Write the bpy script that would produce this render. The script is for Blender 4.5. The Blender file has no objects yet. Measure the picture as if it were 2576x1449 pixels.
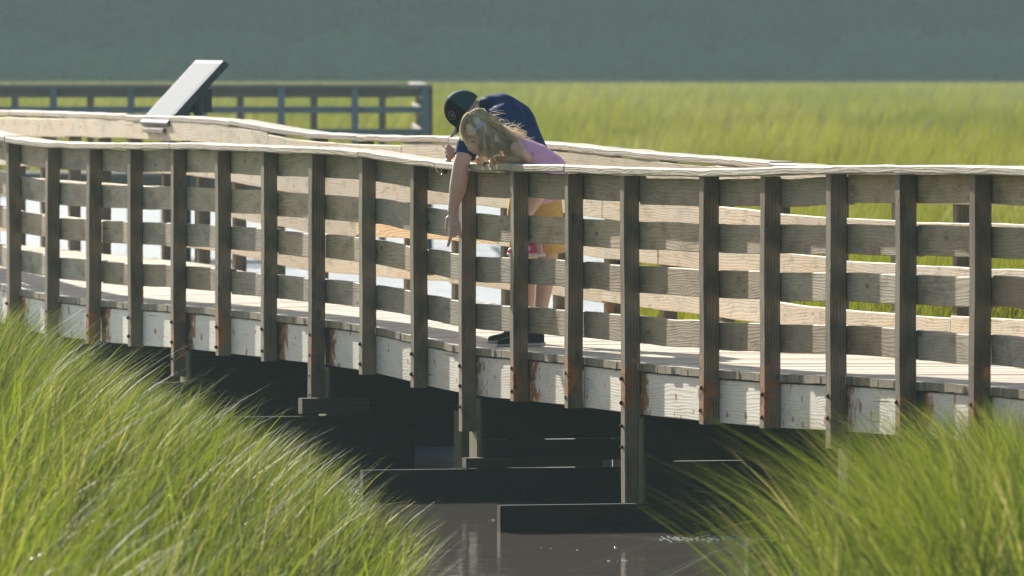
import bpy, math, random
import numpy as np
from mathutils import Vector, Matrix

random.seed(7)
rng = np.random.default_rng(11)
sc = bpy.context.scene
col = sc.collection

# ------------------------------------------------------------------ camera
F = 24000.0           # focal length of the shot in 2576-wide picture units
HV = 90.0             # height of the horizon in the picture
CX = 1288.0
CZ = 2.82             # camera height above the water, metres
cam_d = bpy.data.cameras.new('camera')
cam = bpy.data.objects.new('camera', cam_d)
col.objects.link(cam)
cam.location = (0, 0, CZ)
cam.rotation_euler = (math.radians(90), 0, 0)
cam_d.sensor_width = 36.0
cam_d.lens = F / 2576.0 * 36.0
cam_d.shift_y = -(724.5 - HV) / 2576.0
cam_d.clip_start = 1.0
cam_d.clip_end = 3000.0
cam_d.dof.use_dof = True
cam_d.dof.focus_distance = 55.5
cam_d.dof.aperture_fstop = 7.5
sc.camera = cam

# ------------------------------------------------------------------ sun, sky, exposure
SUN_EL = math.radians(26.0)
sun_h = Vector((-0.416, 0.910, 0)).normalized()       # horizontal direction towards the sun: behind the scene, to the left
S = Vector((sun_h.x * math.cos(SUN_EL), sun_h.y * math.cos(SUN_EL), math.sin(SUN_EL)))
sun_d = bpy.data.lights.new('sun', 'SUN')
sun = bpy.data.objects.new('sun', sun_d)
col.objects.link(sun)
sun.rotation_euler = S.to_track_quat('Z', 'Y').to_euler()
sun_d.energy = 5.0
sun_d.angle = math.radians(0.53)
sun_d.color = (1.0, 0.93, 0.82)
world = bpy.data.worlds.new('World')
sc.world = world
world.use_nodes = True
wn = world.node_tree
wn.nodes.clear()
wo = wn.nodes.new('ShaderNodeOutputWorld')
wb = wn.nodes.new('ShaderNodeBackground')
ws = wn.nodes.new('ShaderNodeTexSky')
ws.sky_type = 'NISHITA'
ws.sun_disc = False
ws.sun_elevation = SUN_EL
ws.sun_rotation = math.atan2(S.x, S.y)
ws.dust_density = 2.0
ws.air_density = 1.0
wb.inputs['Strength'].default_value = 0.066
wn.links.new(ws.outputs[0], wb.inputs[0])
wn.links.new(wb.outputs[0], wo.inputs[0])
sc.view_settings.view_transform = 'Standard'
sc.view_settings.look = 'None'
sc.view_settings.gamma = 1.0
sc.view_settings.exposure = 1.0
sc.render.engine = 'CYCLES'
sc.cycles.use_denoising = True
sc.cycles.max_bounces = 8
sc.cycles.transparent_max_bounces = 12
sc.cycles.volume_bounces = 0
sc.cycles.caustics_reflective = False
sc.cycles.caustics_refractive = False
sc.cycles.sample_clamp_indirect = 6.0

def W(u, v, D):
    """the world point at picture position (u, v) and distance D metres"""
    return Vector(((u - CX) * D / F, D, CZ - (v - HV) * D / F))

# ------------------------------------------------------------------ helpers
def link(o, parent=None):
    col.objects.link(o)
    if parent is not None:
        o.parent = parent
    return o

def mesh_obj(name, verts, faces, mat, parent=None, uv=None, smooth=False, attrs=None):
    me = bpy.data.meshes.new(name)
    verts = np.asarray(verts, dtype=np.float32).reshape(-1, 3)
    if isinstance(faces, np.ndarray):
        nf, k = faces.shape
        me.vertices.add(len(verts)); me.vertices.foreach_set('co', verts.ravel())
        me.loops.add(nf * k); me.loops.foreach_set('vertex_index', faces.astype(np.int32).ravel())
        me.polygons.add(nf)
        me.polygons.foreach_set('loop_start', np.arange(0, nf * k, k, dtype=np.int32))
        me.polygons.foreach_set('loop_total', np.full(nf, k, dtype=np.int32))
        me.update(calc_edges=True)
    else:
        me.from_pydata([tuple(map(float, p)) for p in verts], [], faces)
    if uv is not None:
        lay = me.uv_layers.new(name='uv')
        lay.data.foreach_set('uv', np.asarray(uv, dtype=np.float32).ravel())
    if attrs:
        for k, a in attrs.items():
            at = me.attributes.new(k, 'FLOAT', 'POINT')
            at.data.foreach_set('value', np.asarray(a, dtype=np.float32))
    if smooth:
        me.polygons.foreach_set('use_smooth', np.ones(len(me.polygons), dtype=bool))
    mats = mat if isinstance(mat, (list, tuple)) else [mat]
    for m in mats:
        me.materials.append(m)
    return link(bpy.data.objects.new(name, me), parent)

def tag(o, label=None, cat=None, group=None, kind=None):
    if label: o['label'] = label
    if cat: o['category'] = cat
    if group: o['group'] = group
    if kind: o['kind'] = kind
    return o

def empty(name, loc=(0, 0, 0), parent=None):
    o = bpy.data.objects.new(name, None)
    o.empty_display_size = 0.1
    o.location = loc
    return link(o, parent)

class MB:
    """collects shapes in world space; build() makes one mesh object"""
    def __init__(s):
        s.v = []; s.f = []; s.uv = []
    def add(s, verts, faces, uvs=None):
        b = len(s.v)
        s.v.extend([Vector(p) for p in verts])
        for k, f in enumerate(faces):
            s.f.append([b + i for i in f])
            s.uv.append(uvs[k] if uvs else [(0, 0)] * len(f))
    def prism(s, rings, closed=True):
        """rings: list of rings with the same number of points, joined along; ends capped; uv in metres (u along, v around)"""
        n = len(rings[0]); vs = [p for r in rings for p in r]; fs = []; uv = []
        L = [0.0]
        for a, b in zip(rings[:-1], rings[1:]):
            L.append(L[-1] + (Vector(b[0]) - Vector(a[0])).length)
        per = [0.0]
        for k in range(n):
            per.append(per[-1] + (Vector(rings[0][(k + 1) % n]) - Vector(rings[0][k])).length)
        for i in range(len(rings) - 1):
            for k in range(n):
                k2 = (k + 1) % n
                fs.append([i * n + k, i * n + k2, (i + 1) * n + k2, (i + 1) * n + k])
                uv.append([(L[i], per[k]), (L[i], per[k + 1]), (L[i + 1], per[k + 1]), (L[i + 1], per[k])])
        if closed:
            e = (len(rings) - 1) * n
            fs.append(list(range(n))[::-1]); uv.append([(per[k] * .3, per[k] * .7 + 3.3) for k in range(n)][::-1])
            fs.append([e + k for k in range(n)]); uv.append([(per[k] * .3, per[k] * .7 + 5.1) for k in range(n)])
        s.add(vs, fs, uv)
    def box(s, c, ax, ay, az, bev=0.0):
        """box with centre c and half-axis vectors; the long way is az"""
        c = Vector(c); ax = Vector(ax); ay = Vector(ay); az = Vector(az)
        lx, ly = ax.length, ay.length
        b = min(bev, lx * .45, ly * .45)
        ex = ax.normalized(); ey = ay.normalized()
        if b > 0:
            o = [(lx - b, -ly), (lx, -ly + b), (lx, ly - b), (lx - b, ly), (-lx + b, ly), (-lx, ly - b), (-lx, -ly + b), (-lx + b, -ly)]
        else:
            o = [(lx, -ly), (lx, ly), (-lx, ly), (-lx, -ly)]
        s.prism([[c + ex * x + ey * y - az for x, y in o], [c + ex * x + ey * y + az for x, y in o]])
    def tube(s, pts, r, n=8):
        pts = [Vector(p) for p in pts]
        rs = r if isinstance(r, (list, tuple)) else [r] * len(pts)
        rings = []
        ref = Vector((0, 0, 1))
        for i, p in enumerate(pts):
            t = (pts[min(i + 1, len(pts) - 1)] - pts[max(i - 1, 0)])
            if t.length < 1e-9: t = Vector((0, 0, 1))
            t.normalize()
            a = t.cross(ref)
            if a.length < 0.05: a = t.cross(Vector((1, 0, 0)))
            a.normalize(); b = t.cross(a)
            rings.append([p + (a * math.cos(2 * math.pi * k / n) + b * math.sin(2 * math.pi * k / n)) * rs[i] for k in range(n)])
        s.prism(rings)
    def ball(s, c, rx, ry=None, rz=None, n=12, m=8, M=None):
        ry = ry or rx; rz = rz or rx
        c = Vector(c); rings = []
        for i in range(m + 1):
            ph = math.pi * i / m
            sr = max(math.sin(ph), .02)
            ring = []
            for k in range(n):
                th = 2 * math.pi * k / n
                q = Vector((rx * sr * math.cos(th), ry * sr * math.sin(th), -rz * math.cos(ph)))
                if M is not None: q = M @ q
                ring.append(c + q)
            rings.append(ring)
        s.prism(rings)
    def build(s, name, mat, parent=None, smooth=False, attrs=None, subs=None):
        me = bpy.data.meshes.new(name)
        me.from_pydata([tuple(p) for p in s.v], [], s.f)
        lay = me.uv_layers.new(name='uv')
        lay.data.foreach_set('uv', np.array([c for f in s.uv for c in f], dtype=np.float32).ravel())
        if attrs:
            for k, fn in attrs.items():
                at = me.attributes.new(k, 'FLOAT', 'POINT')
                at.data.foreach_set('value', np.array([fn(p) for p in s.v], dtype=np.float32))
        if smooth:
            me.polygons.foreach_set('use_smooth', np.ones(len(me.polygons), dtype=bool))
        for m in (mat if isinstance(mat, (list, tuple)) else [mat]):
            me.materials.append(m)
        return link(bpy.data.objects.new(name, me), parent)

# ------------------------------------------------------------------ materials
class NT:
    def __init__(s, name):
        s.m = bpy.data.materials.new(name); s.m.use_nodes = True
        s.t = s.m.node_tree; s.t.nodes.clear()
        s.out = s.t.nodes.new('ShaderNodeOutputMaterial')
    def n(s, typ, **kw):
        nd = s.t.nodes.new(typ)
        for k, v in kw.items():
            if k.startswith('_'): setattr(nd, k[1:], v)
        return nd
    def l(s, a, b): s.t.links.new(a, b)
    def math(s, op, a, b=None, c=None):
        nd = s.t.nodes.new('ShaderNodeMath'); nd.operation = op
        for i, x in enumerate((a, b, c)):
            if x is None: continue
            if isinstance(x, (int, float)): nd.inputs[i].default_value = x
            else: s.l(x, nd.inputs[i])
        return nd.outputs[0]
    def mix(s, f, a, b, blend='MIX'):
        nd = s.t.nodes.new('ShaderNodeMix'); nd.data_type = 'RGBA'; nd.blend_type = blend
        for inp, x in ((nd.inputs[0], f), (nd.inputs[6], a), (nd.inputs[7], b)):
            if isinstance(x, (int, float)): inp.default_value = x
            elif isinstance(x, tuple): inp.default_value = (*x, 1.0) if len(x) == 3 else x
            else: s.l(x, inp)
        return nd.outputs[2]
    def comb(s, x, y, z):
        nd = s.t.nodes.new('ShaderNodeCombineXYZ')
        for i, q in enumerate((x, y, z)):
            if isinstance(q, (int, float)): nd.inputs[i].default_value = q
            else: s.l(q, nd.inputs[i])
        return nd.outputs[0]
    def noise(s, vec, scale, detail=3.0, rough=.55):
        nd = s.t.nodes.new('ShaderNodeTexNoise')
        nd.inputs['Scale'].default_value = scale; nd.inputs['Detail'].default_value = detail
        nd.inputs['Roughness'].default_value = rough
        if vec is not None: s.l(vec, nd.inputs['Vector'])
        return nd.outputs['Fac']
    def rng(s, x, a, b, c=0.0, d=1.0):
        nd = s.t.nodes.new('ShaderNodeMapRange')
        s.l(x, nd.inputs[0])
        for i, q in enumerate((a, b, c, d)): nd.inputs[i + 1].default_value = q
        return nd.outputs[0]
    def principled(s, base, rough=.6, spec=.5, bump=None, bump_s=.3, bump_d=.01, **kw):
        p = s.t.nodes.new('ShaderNodeBsdfPrincipled')
        if isinstance(base, tuple): p.inputs['Base Color'].default_value = (*base, 1)
        else: s.l(base, p.inputs['Base Color'])
        if isinstance(rough, (int, float)): p.inputs['Roughness'].default_value = rough
        else: s.l(rough, p.inputs['Roughness'])
        p.inputs['Specular IOR Level'].default_value = spec
        for k, v in kw.items():
            p.inputs[k.replace('_', ' ')].default_value = v
        if bump is not None:
            b = s.t.nodes.new('ShaderNodeBump')
            b.inputs['Strength'].default_value = bump_s; b.inputs['Distance'].default_value = bump_d
            s.l(bump, b.inputs['Height']); s.l(b.outputs[0], p.inputs['Normal'])
        return p

def wood(name, light, dark, patch=None, lines=115.0, contrast=.5, warp=9.0, rough=.7, vary=.25, rust=False, spec=.4, bump=.5, blotch=.4):
    t = NT(name)
    uvn = t.n('ShaderNodeUVMap'); uvn.uv_map = 'uv'
    sep = t.n('ShaderNodeSeparateXYZ'); t.l(uvn.outputs[0], sep.inputs[0])
    oi = t.n('ShaderNodeObjectInfo'); rnd = oi.outputs['Random']
    U, V = sep.outputs[0], sep.outputs[1]
    r7 = t.math('MULTIPLY', rnd, 37.0)
    big = t.comb(t.math('ADD', t.math('MULTIPLY', U, .9), r7), t.math('MULTIPLY', V, 5.0), r7)
    w1 = t.noise(big, 1.0, 2.0, .5)
    med = t.comb(t.math('ADD', t.math('MULTIPLY', U, 3.0), r7), t.math('MULTIPLY', V, 22.0), r7)
    w2 = t.noise(med, 1.0, 2.0, .5)
    # knots: far apart on the board, they bend the growth lines
    vo = t.n('ShaderNodeTexVoronoi'); vo.feature = 'F1'; vo.inputs['Scale'].default_value = 1.0
    t.l(t.comb(t.math('ADD', t.math('MULTIPLY', U, 2.3), r7), t.math('MULTIPLY', V, 6.5), r7), vo.inputs['Vector'])
    kd = vo.outputs['Distance']
    knot = t.rng(kd, .05, .11, 1.0, 0.0)
    halo = t.rng(kd, .0, .42, 1.0, 0.0)
    ph = t.math('ADD', t.math('MULTIPLY', V, lines), t.math('MULTIPLY', w1, warp * 1.7))
    ph = t.math('ADD', ph, t.math('MULTIPLY', w2, warp * .25))
    ph = t.math('ADD', ph, t.math('MULTIPLY', t.math('MULTIPLY', halo, halo), 9.0))
    ring = t.math('ADD', t.math('MULTIPLY', t.math('SINE', t.math('MULTIPLY', ph, 3.0)), .5), .5)
    ring = t.math('POWER', ring, 2.6)
    fib = t.noise(t.comb(t.math('ADD', t.math('MULTIPLY', U, 6.0), r7), t.math('MULTIPLY', V, 260.0), r7), 1.0, 3.0, .6)
    blo = t.noise(t.comb(t.math('ADD', t.math('MULTIPLY', U, 2.6), r7), t.math('MULTIPLY', V, 6.0), 4.0), 1.0, 4.0, .6)
    f = t.math('MULTIPLY', t.math('MULTIPLY', ring, contrast), t.rng(blo, .25, .65, .35, 1.0))
    f = t.math('ADD', f, t.math('MULTIPLY', t.rng(fib, .35, .7), .35 * contrast + .08))
    f = t.math('ADD', f, t.math('MULTIPLY', knot, .8))
    nd = f.node; nd.use_clamp = True
    c = t.mix(f, light, dark)
    if patch is not None:
        c = t.mix(t.rng(blo, .42, .68, 0.0, 1.0), c, t.mix(f, patch, tuple(x * .5 for x in patch)))
    c = t.mix(t.math('MULTIPLY', t.rng(blo, .55, .3), blotch), c, (0.45, 0.45, 0.42), 'MULTIPLY')
    mo = t.noise(t.comb(t.math('ADD', t.math('MULTIPLY', U, 4.0), r7), t.math('MULTIPLY', V, 9.0), 9.0), 1.0, 4.0, .65)
    c = t.mix(t.math('MULTIPLY', t.rng(mo, .54, .70), blotch * 1.3), c, (0.42, 0.46, 0.38), 'MULTIPLY')
    ck = t.noise(t.comb(t.math('ADD', t.math('MULTIPLY', U, 1.1), t.math('MULTIPLY', rnd, 91.0)), t.math('MULTIPLY', V, 48.0), 2.0), 1.0, 2.0, .5)
    c = t.mix(t.math('MULTIPLY', t.rng(ck, .70, .74), .8), c, (0.03, 0.025, 0.02))
    hue = t.math('FRACT', t.math('MULTIPLY', rnd, 71.3))
    c = t.mix(t.math('MULTIPLY', hue, vary * 3.0), c, (1.0, 0.84, 0.66), 'MULTIPLY')
    br = t.math('ADD', t.math('MULTIPLY', t.math('FRACT', t.math('MULTIPLY', rnd, 13.7)), vary * 2), 1.0 - vary)
    c = t.mix(1.0, c, t.comb(br, br, br), 'MULTIPLY')
    if rust:
        at = t.n('ShaderNodeAttribute'); at.attribute_name = 'rust'
        geo = t.n('ShaderNodeNewGeometry')
        rn = t.noise(geo.outputs['Position'], 15.0, 4.0, .65)
        sp = t.noise(geo.outputs['Position'], 11.0, 1.0, .4)
        a = t.math('ADD', at.outputs['Fac'], t.math('MULTIPLY', t.math('SUBTRACT', rn, .5), 1.5))
        c = t.mix(t.math('MULTIPLY', t.math('MULTIPLY', t.rng(sp, .69, .72), .9), t.math('GREATER_THAN', at.outputs['Fac'], .001)), c, (0.36, 0.15, 0.05))
        c = t.mix(t.rng(a, .30, .52), c, (0.34, 0.125, 0.035))
        c = t.mix(t.rng(a, .60, .85), c, (0.035, 0.022, 0.015))
    bh = t.math('ADD', t.math('MULTIPLY', ring, -.6), t.math('MULTIPLY', fib, -.5))
    p = t.principled(c, rough, spec, bump=bh, bump_s=bump, bump_d=.004)
    t.l(p.outputs[0], t.out.inputs[0])
    return t.m

def plain(name, base, rough=.6, spec=.5, var=.15, nscale=30.0, **kw):
    t = NT(name)
    g = t.n('ShaderNodeTexCoord')
    nz = t.noise(g.outputs['Object'], nscale, 3.0)
    c = t.mix(t.rng(nz, .3, .7), tuple(x * (1 - var) for x in base), tuple(min(1, x * (1 + var)) for x in base))
    p = t.principled(c, rough, spec, bump=nz, bump_s=.15, bump_d=.004, **kw)
    t.l(p.outputs[0], t.out.inputs[0])
    return t.m

M = {}
M['front'] = wood('weathered_board', (0.50, 0.44, 0.345), (0.12, 0.098, 0.07), (0.24, 0.19, 0.13), contrast=.42, bump=.3, vary=.28, blotch=.6)
M['back'] = wood('pale_board', (0.74, 0.68, 0.56), (0.40, 0.31, 0.21), (0.60, 0.47, 0.32), contrast=.45, vary=.16, blotch=.55, bump=.3)
M['orange'] = wood('new_orange_board', (0.84, 0.55, 0.24), (0.55, 0.28, 0.09), (0.88, 0.66, 0.38), contrast=.5, vary=.05, blotch=.05)
M['cap'] = wood('bleached_cap_board', (0.50, 0.465, 0.40), (0.22, 0.185, 0.145), (0.38, 0.335, 0.27), contrast=.6, vary=.15, blotch=.5)
M['post'] = wood('weathered_post', (0.27, 0.22, 0.155), (0.045, 0.036, 0.025), (0.11, 0.08, 0.05), contrast=.5, warp=3.0, vary=.18, rust=True)
M['fascia'] = wood('whitened_fascia_board', (0.85, 0.82, 0.74), (0.48, 0.45, 0.37), (0.72, 0.68, 0.58), contrast=.32, vary=.06, rust=True, blotch=.2, bump=.3)
M['deck'] = wood('deck_plank', (0.72, 0.66, 0.56), (0.42, 0.35, 0.27), (0.60, 0.52, 0.42), contrast=.4, vary=.1, blotch=.2)
M['shaded_endgrain'] = wood('shaded_plank_end', (0.34, 0.29, 0.19), (0.07, 0.06, 0.04), (0.13, 0.115, 0.08), contrast=.8, vary=.2, blotch=.8)  # dirty end grain, darkened further for the shade on the plank ends
M['shade_wet'] = wood('shaded_wet_timber', (0.014, 0.020, 0.018), (0.006, 0.008, 0.007), (0.010, 0.014, 0.012), contrast=.5, vary=.2, rough=.75, spec=.25)  # near-black base holds the under-deck shade as well as wet timber
M['pile'] = wood('mossy_pile', (0.26, 0.24, 0.13), (0.10, 0.10, 0.05), (0.17, 0.17, 0.08), contrast=.5, warp=3., vary=.1)
M['block'] = wood('dark_brown_timber', (0.06, 0.05, 0.035), (0.02, 0.018, 0.014), None, contrast=.5)  # bearing blocks: plain dark brown, darker than the piles
M['far'] = wood('blue_shaded_board', (0.17, 0.22, 0.26), (0.09, 0.12, 0.15), (0.14, 0.18, 0.21), contrast=.3, vary=.15)  # the blue of skylit shade is put into this board colour
M['farbrown'] = wood('brown_board', (0.17, 0.145, 0.12), (0.08, 0.07, 0.06), None, contrast=.3, vary=.15)
M['farlit'] = wood('sunlit_grey_board', (0.28, 0.28, 0.25), (0.16, 0.16, 0.14), None, contrast=.3, vary=.15)  # paler copy of the far wood, with sunlight put into its colour
M['rustbolt'] = plain('rusty_iron', (0.035, 0.022, 0.016), .8, .3, .5, 60.0)
M['navy'] = plain('navy_cloth', (0.002, 0.014, 0.06), .8, .2, .25, 40.0)
M['khaki'] = plain('khaki_cloth', (0.70, 0.44, 0.12), .85, .2, .12, 30.0)
M['blackshoe'] = plain('black_mesh_fabric', (0.010, 0.013, 0.014), .8, .3, .3, 80.0)
M['sole'] = plain('pale_rubber', (0.45, 0.45, 0.48), .6, .4, .1)
M['white'] = plain('white_rubber', (0.75, 0.72, 0.72), .5, .4, .08)
M['pinkshoe'] = plain('hot_pink_fabric', (0.78, 0.03, 0.22), .5, .4, .3, 40.0)
M['black'] = plain('black_cloth', (0.004, 0.005, 0.005), .9, .1, .3, 60.0)
M['teal'] = plain('dark_teal_cloth', (0.016, 0.056, 0.068), .8, .2, .2, 60.0)
M['grey'] = plain('grey_thread', (0.16, 0.15, 0.15), .7, .3, .2)
M['metal'] = plain('gold_wire', (0.65, 0.58, 0.45), .3, .5, .1, Metallic=.9)
M['lens'] = plain('dark_lens', (0.045, 0.040, 0.030), .08, .6, .1)
M['bow'] = plain('silver_blue_ribbon', (0.30, 0.40, 0.72), .3, .7, .35, 120.0)
M['signframe'] = plain('dark_sign_metal', (0.030, 0.042, 0.055), .5, .5, .15)
M['signface'] = plain('pale_sign_panel', (0.13, 0.165, 0.21), .8, .15, .02)
M['signrim'] = plain('lavender_grey_rim', (0.11, 0.12, 0.19), .7, .2, .05)

def skinmat(name, base, sss=.25):
    t = NT(name)
    g = t.n('ShaderNodeTexCoord')
    nz = t.noise(g.outputs['Object'], 18.0, 3.0)
    c = t.mix(t.rng(nz, .3, .7), tuple(x * .88 for x in base), base)
    p = t.principled(c, .5, .45, bump=nz, bump_s=.1, bump_d=.003)
    p.inputs['Subsurface Weight'].default_value = sss
    p.inputs['Subsurface Radius'].default_value = (.02, .008, .004)
    t.l(p.outputs[0], t.out.inputs[0])
    return t.m
M['skin'] = skinmat('man_skin', (0.66, 0.44, 0.35))
M['gskin'] = skinmat('child_skin', (0.70, 0.46, 0.35))

def clothpink():
    t = NT('pink_printed_cloth')
    g = t.n('ShaderNodeTexCoord')
    vo = t.n('ShaderNodeTexVoronoi'); vo.feature = 'F1'; vo.inputs['Scale'].default_value = 11.0
    t.l(g.outputs['Object'], vo.inputs['Vector'])
    nz = t.noise(g.outputs['Object'], 40.0, 2.0)
    d = t.math('ADD', vo.outputs['Distance'], t.math('MULTIPLY', nz, .12))
    ringm = t.math('MULTIPLY', t.rng(d, .23, .25), t.rng(d, .30, .28))
    half = t.math('GREATER_THAN', nz, .5)
    c = t.mix(t.math('MULTIPLY', t.math('MULTIPLY', ringm, half), .5), (0.95, 0.62, 0.86), (0.42, 0.17, 0.40))
    wr = t.noise(g.outputs['Object'], 9.0, 3.0)
    p = t.principled(c, .8, .2, bump=wr, bump_s=.5, bump_d=.03)
    tr = t.n('ShaderNodeBsdfTranslucent'); t.l(c, tr.inputs[0])
    mx = t.n('ShaderNodeMixShader'); mx.inputs[0].default_value = .35
    t.l(p.outputs[0], mx.inputs[1]); t.l(tr.outputs[0], mx.inputs[2]); t.l(mx.outputs[0], t.out.inputs[0])
    return t.m
M['pink'] = clothpink()

def shirtmat():
    t = NT('navy_dotted_shirt')
    g = t.n('ShaderNodeTexCoord')
    vo = t.n('ShaderNodeTexVoronoi'); vo.feature = 'F1'; vo.inputs['Scale'].default_value = 62.0
    vo.inputs['Randomness'].default_value = 0.0
    t.l(g.outputs['Object'], vo.inputs['Vector'])
    dot = t.rng(vo.outputs['Distance'], .14, .2, 1., 0.)
    c = t.mix(t.math('MULTIPLY', dot, .55), (0.002, 0.025, 0.115), (0.04, 0.12, 0.30))
    wr = t.noise(g.outputs['Object'], 7.0, 3.0)
    p = t.principled(c, .8, .1, bump=wr, bump_s=.6, bump_d=.03)
    t.l(p.outputs[0], t.out.inputs[0])
    return t.m
M['shirt'] = shirtmat()

def hairmat():
    t = NT('blonde_hair')
    at = t.n('ShaderNodeAttribute'); at.attribute_name = 'tint'
    c = t.mix(at.outputs['Fac'], (0.78, 0.62, 0.38), (1.0, 0.94, 0.76))
    p = t.principled(c, .38, .5)
    tr = t.n('ShaderNodeBsdfTranslucent'); t.l(t.mix(.35, c, (1.0, .97, .88)), tr.inputs[0])
    mx = t.n('ShaderNodeMixShader'); mx.inputs[0].default_value = .55
    t.l(p.outputs[0], mx.inputs[1]); t.l(tr.outputs[0], mx.inputs[2]); t.l(mx.outputs[0], t.out.inputs[0])
    return t.m
M['hair'] = hairmat()

def grassmat(name, c0, c1, dry, trans=.5, rough=.38, spec=.5):
    t = NT(name)
    at = t.n('ShaderNodeAttribute'); at.attribute_name = 'tint'
    ah = t.n('ShaderNodeAttribute'); ah.attribute_name = 'dry'
    c = t.mix(at.outputs['Fac'], c0, c1)
    c = t.mix(ah.outputs['Fac'], c, dry)
    p = t.principled(c, rough, spec)
    ag = t.n('ShaderNodeAttribute'); ag.attribute_name = 'gloss'
    t.l(t.math('ADD', t.math('MULTIPLY', ag.outputs['Fac'], .8), spec), p.inputs['Specular IOR Level'])
    t.l(t.math('SUBTRACT', rough, t.math('MULTIPLY', ag.outputs['Fac'], .22)), p.inputs['Roughness'])
    tr = t.n('ShaderNodeBsdfTranslucent')
    tc = t.mix(.35, c, (1.0, .95, .25), 'MULTIPLY')
    sc_ = t.mix(1.0, tc, (1.25, 1.25, 1.25), 'MULTIPLY')
    t.l(sc_, tr.inputs[0])
    mx = t.n('ShaderNodeMixShader'); mx.inputs[0].default_value = trans
    t.l(p.outputs[0], mx.inputs[1]); t.l(tr.outputs[0], mx.inputs[2]); t.l(mx.outputs[0], t.out.inputs[0])
    return t.m
M['grass'] = grassmat('cordgrass_blade', (0.018, 0.046, 0.003), (0.18, 0.235, 0.014), (0.40, 0.34, 0.18), trans=.48, rough=.5, spec=.10)
M['marsh'] = grassmat('marsh_grass_blade', (0.095, 0.115, 0.004), (0.18, 0.195, 0.012), (0.42, 0.36, 0.20), rough=.6, spec=.2)
M['leaf'] = grassmat('far_tree_leaf', (0.001, 0.004, 0.004), (0.055, 0.10, 0.05), (0.07, 0.06, 0.05), trans=.3, rough=.7, spec=.2)

def groundmat():
    t = NT('marsh_ground')
    g = t.n('ShaderNodeNewGeometry'); P = g.outputs['Position']
    sep = t.n('ShaderNodeSeparateXYZ'); t.l(P, sep.inputs[0])
    n1 = t.noise(t.comb(t.math('MULTIPLY', sep.outputs[0], .5), t.math('MULTIPLY', sep.outputs[1], .05), 0.0), 1.0, 4.0, .6)
    n2 = t.noise(P, 3.0, 4.0, .6)
    gr = t.mix(t.rng(n1, .35, .65), (0.14, 0.19, 0.02), (0.26, 0.30, 0.05))
    gr = t.mix(t.rng(n2, .3, .7), gr, (0.10, 0.13, 0.02))
    mud = t.mix(t.rng(n2, .3, .7), (0.035, 0.030, 0.018), (0.06, 0.055, 0.03))
    c = t.mix(t.rng(sep.outputs[2], .05, .35), mud, gr)
    p = t.principled(c, .9, .1, bump=n2, bump_s=.5, bump_d=.1)
    t.l(p.outputs[0], t.out.inputs[0])
    return t.m
M['ground'] = groundmat()

def watermat():
    t = NT('tidal_water')
    g = t.n('ShaderNodeNewGeometry'); P = g.outputs['Position']
    sep = t.n('ShaderNodeSeparateXYZ'); t.l(P, sep.inputs[0])
    v1 = t.comb(sep.outputs[0], t.math('MULTIPLY', sep.outputs[1], 1.0), 0.0)
    n1 = t.noise(v1, 2.2, 3.0, .55)
    n2 = t.noise(v1, 14.0, 3.0, .6)
    # open water behind the bridge is wind-ruffled, the creek in its lee is calm
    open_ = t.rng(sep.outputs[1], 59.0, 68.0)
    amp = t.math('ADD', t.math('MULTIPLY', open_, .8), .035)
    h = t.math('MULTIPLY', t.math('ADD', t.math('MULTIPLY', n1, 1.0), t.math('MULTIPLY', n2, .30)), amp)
    p = t.principled(t.mix(open_, (0.125, 0.112, 0.098), (0.30, 0.35, 0.38)), .06, .5, bump=h, bump_s=1.0, bump_d=.10)  # paler blue base of the open water stands in for sky reflection
    p.inputs['IOR'].default_value = 1.33
    t.l(t.math('ADD', t.math('MULTIPLY', open_, .47), .05), p.inputs['Roughness'])
    t.l(p.outputs[0], t.out.inputs[0])
    return t.m
M['water'] = watermat()

# ------------------------------------------------------------------ the line of the footbridge
Lbay = 1.22
uR = [53, 153, 258, 360, 470, 582, 700, 820, 947, 1077, 1200, 1332, 1470, 1610, 1810, 1965, 2132, 2308, 2497]
vcap = np.interp(uR, [0, 100, 200, 400, 500, 700, 800, 900, 1000, 1100, 1200, 1300, 1450, 1600, 1760, 1900, 2000, 2150, 2576],
                 [335, 348, 357, 358, 357, 364, 368, 372, 386, 403, 412, 413, 416, 421, 424, 424, 421, 416, 416])
VB = ([-300, 0, 68, 250, 500, 600, 700, 800, 850, 1150, 1400, 1500, 1700, 1900, 2040, 2120, 2500, 2800],
      [277, 278, 279, 285, 292, 303, 320, 334, 339, 345, 358, 369, 388, 403, 411, 418, 427, 432])
P = {}
D = F / 497.0
X = (uR[18] - CX) * D / F
P[18] = (X, D)
for i in range(17, -1, -1):
    l = 1.62 if i == 13 else Lbay
    a = (uR[i] - CX) / F
    lo, hi = D, D + l
    for _ in range(50):
        m = (lo + hi) / 2
        if math.hypot(a * m - X, m - D) < l: lo = m
        else: hi = m
    D = lo; X = a * D
    P[i] = (X, D)
th = math.radians(74.6)
for i in range(-1, -12, -1):
    th = min(th + math.radians(.25), math.radians(76.5))
    P[i] = (P[i + 1][0] - Lbay * math.cos(th), P[i + 1][1] + Lbay * math.sin(th))
th = math.radians(74.0)
for i in range(19, 24):
    P[i] = (P[i - 1][0] + Lbay * math.cos(th), P[i - 1][1] - Lbay * math.sin(th))
I0, I1 = -11, 23
ids = list(range(I0, I1 + 1))
PX = np.array([P[i][0] for i in ids]); PY = np.array([P[i][1] for i in ids])
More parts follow.
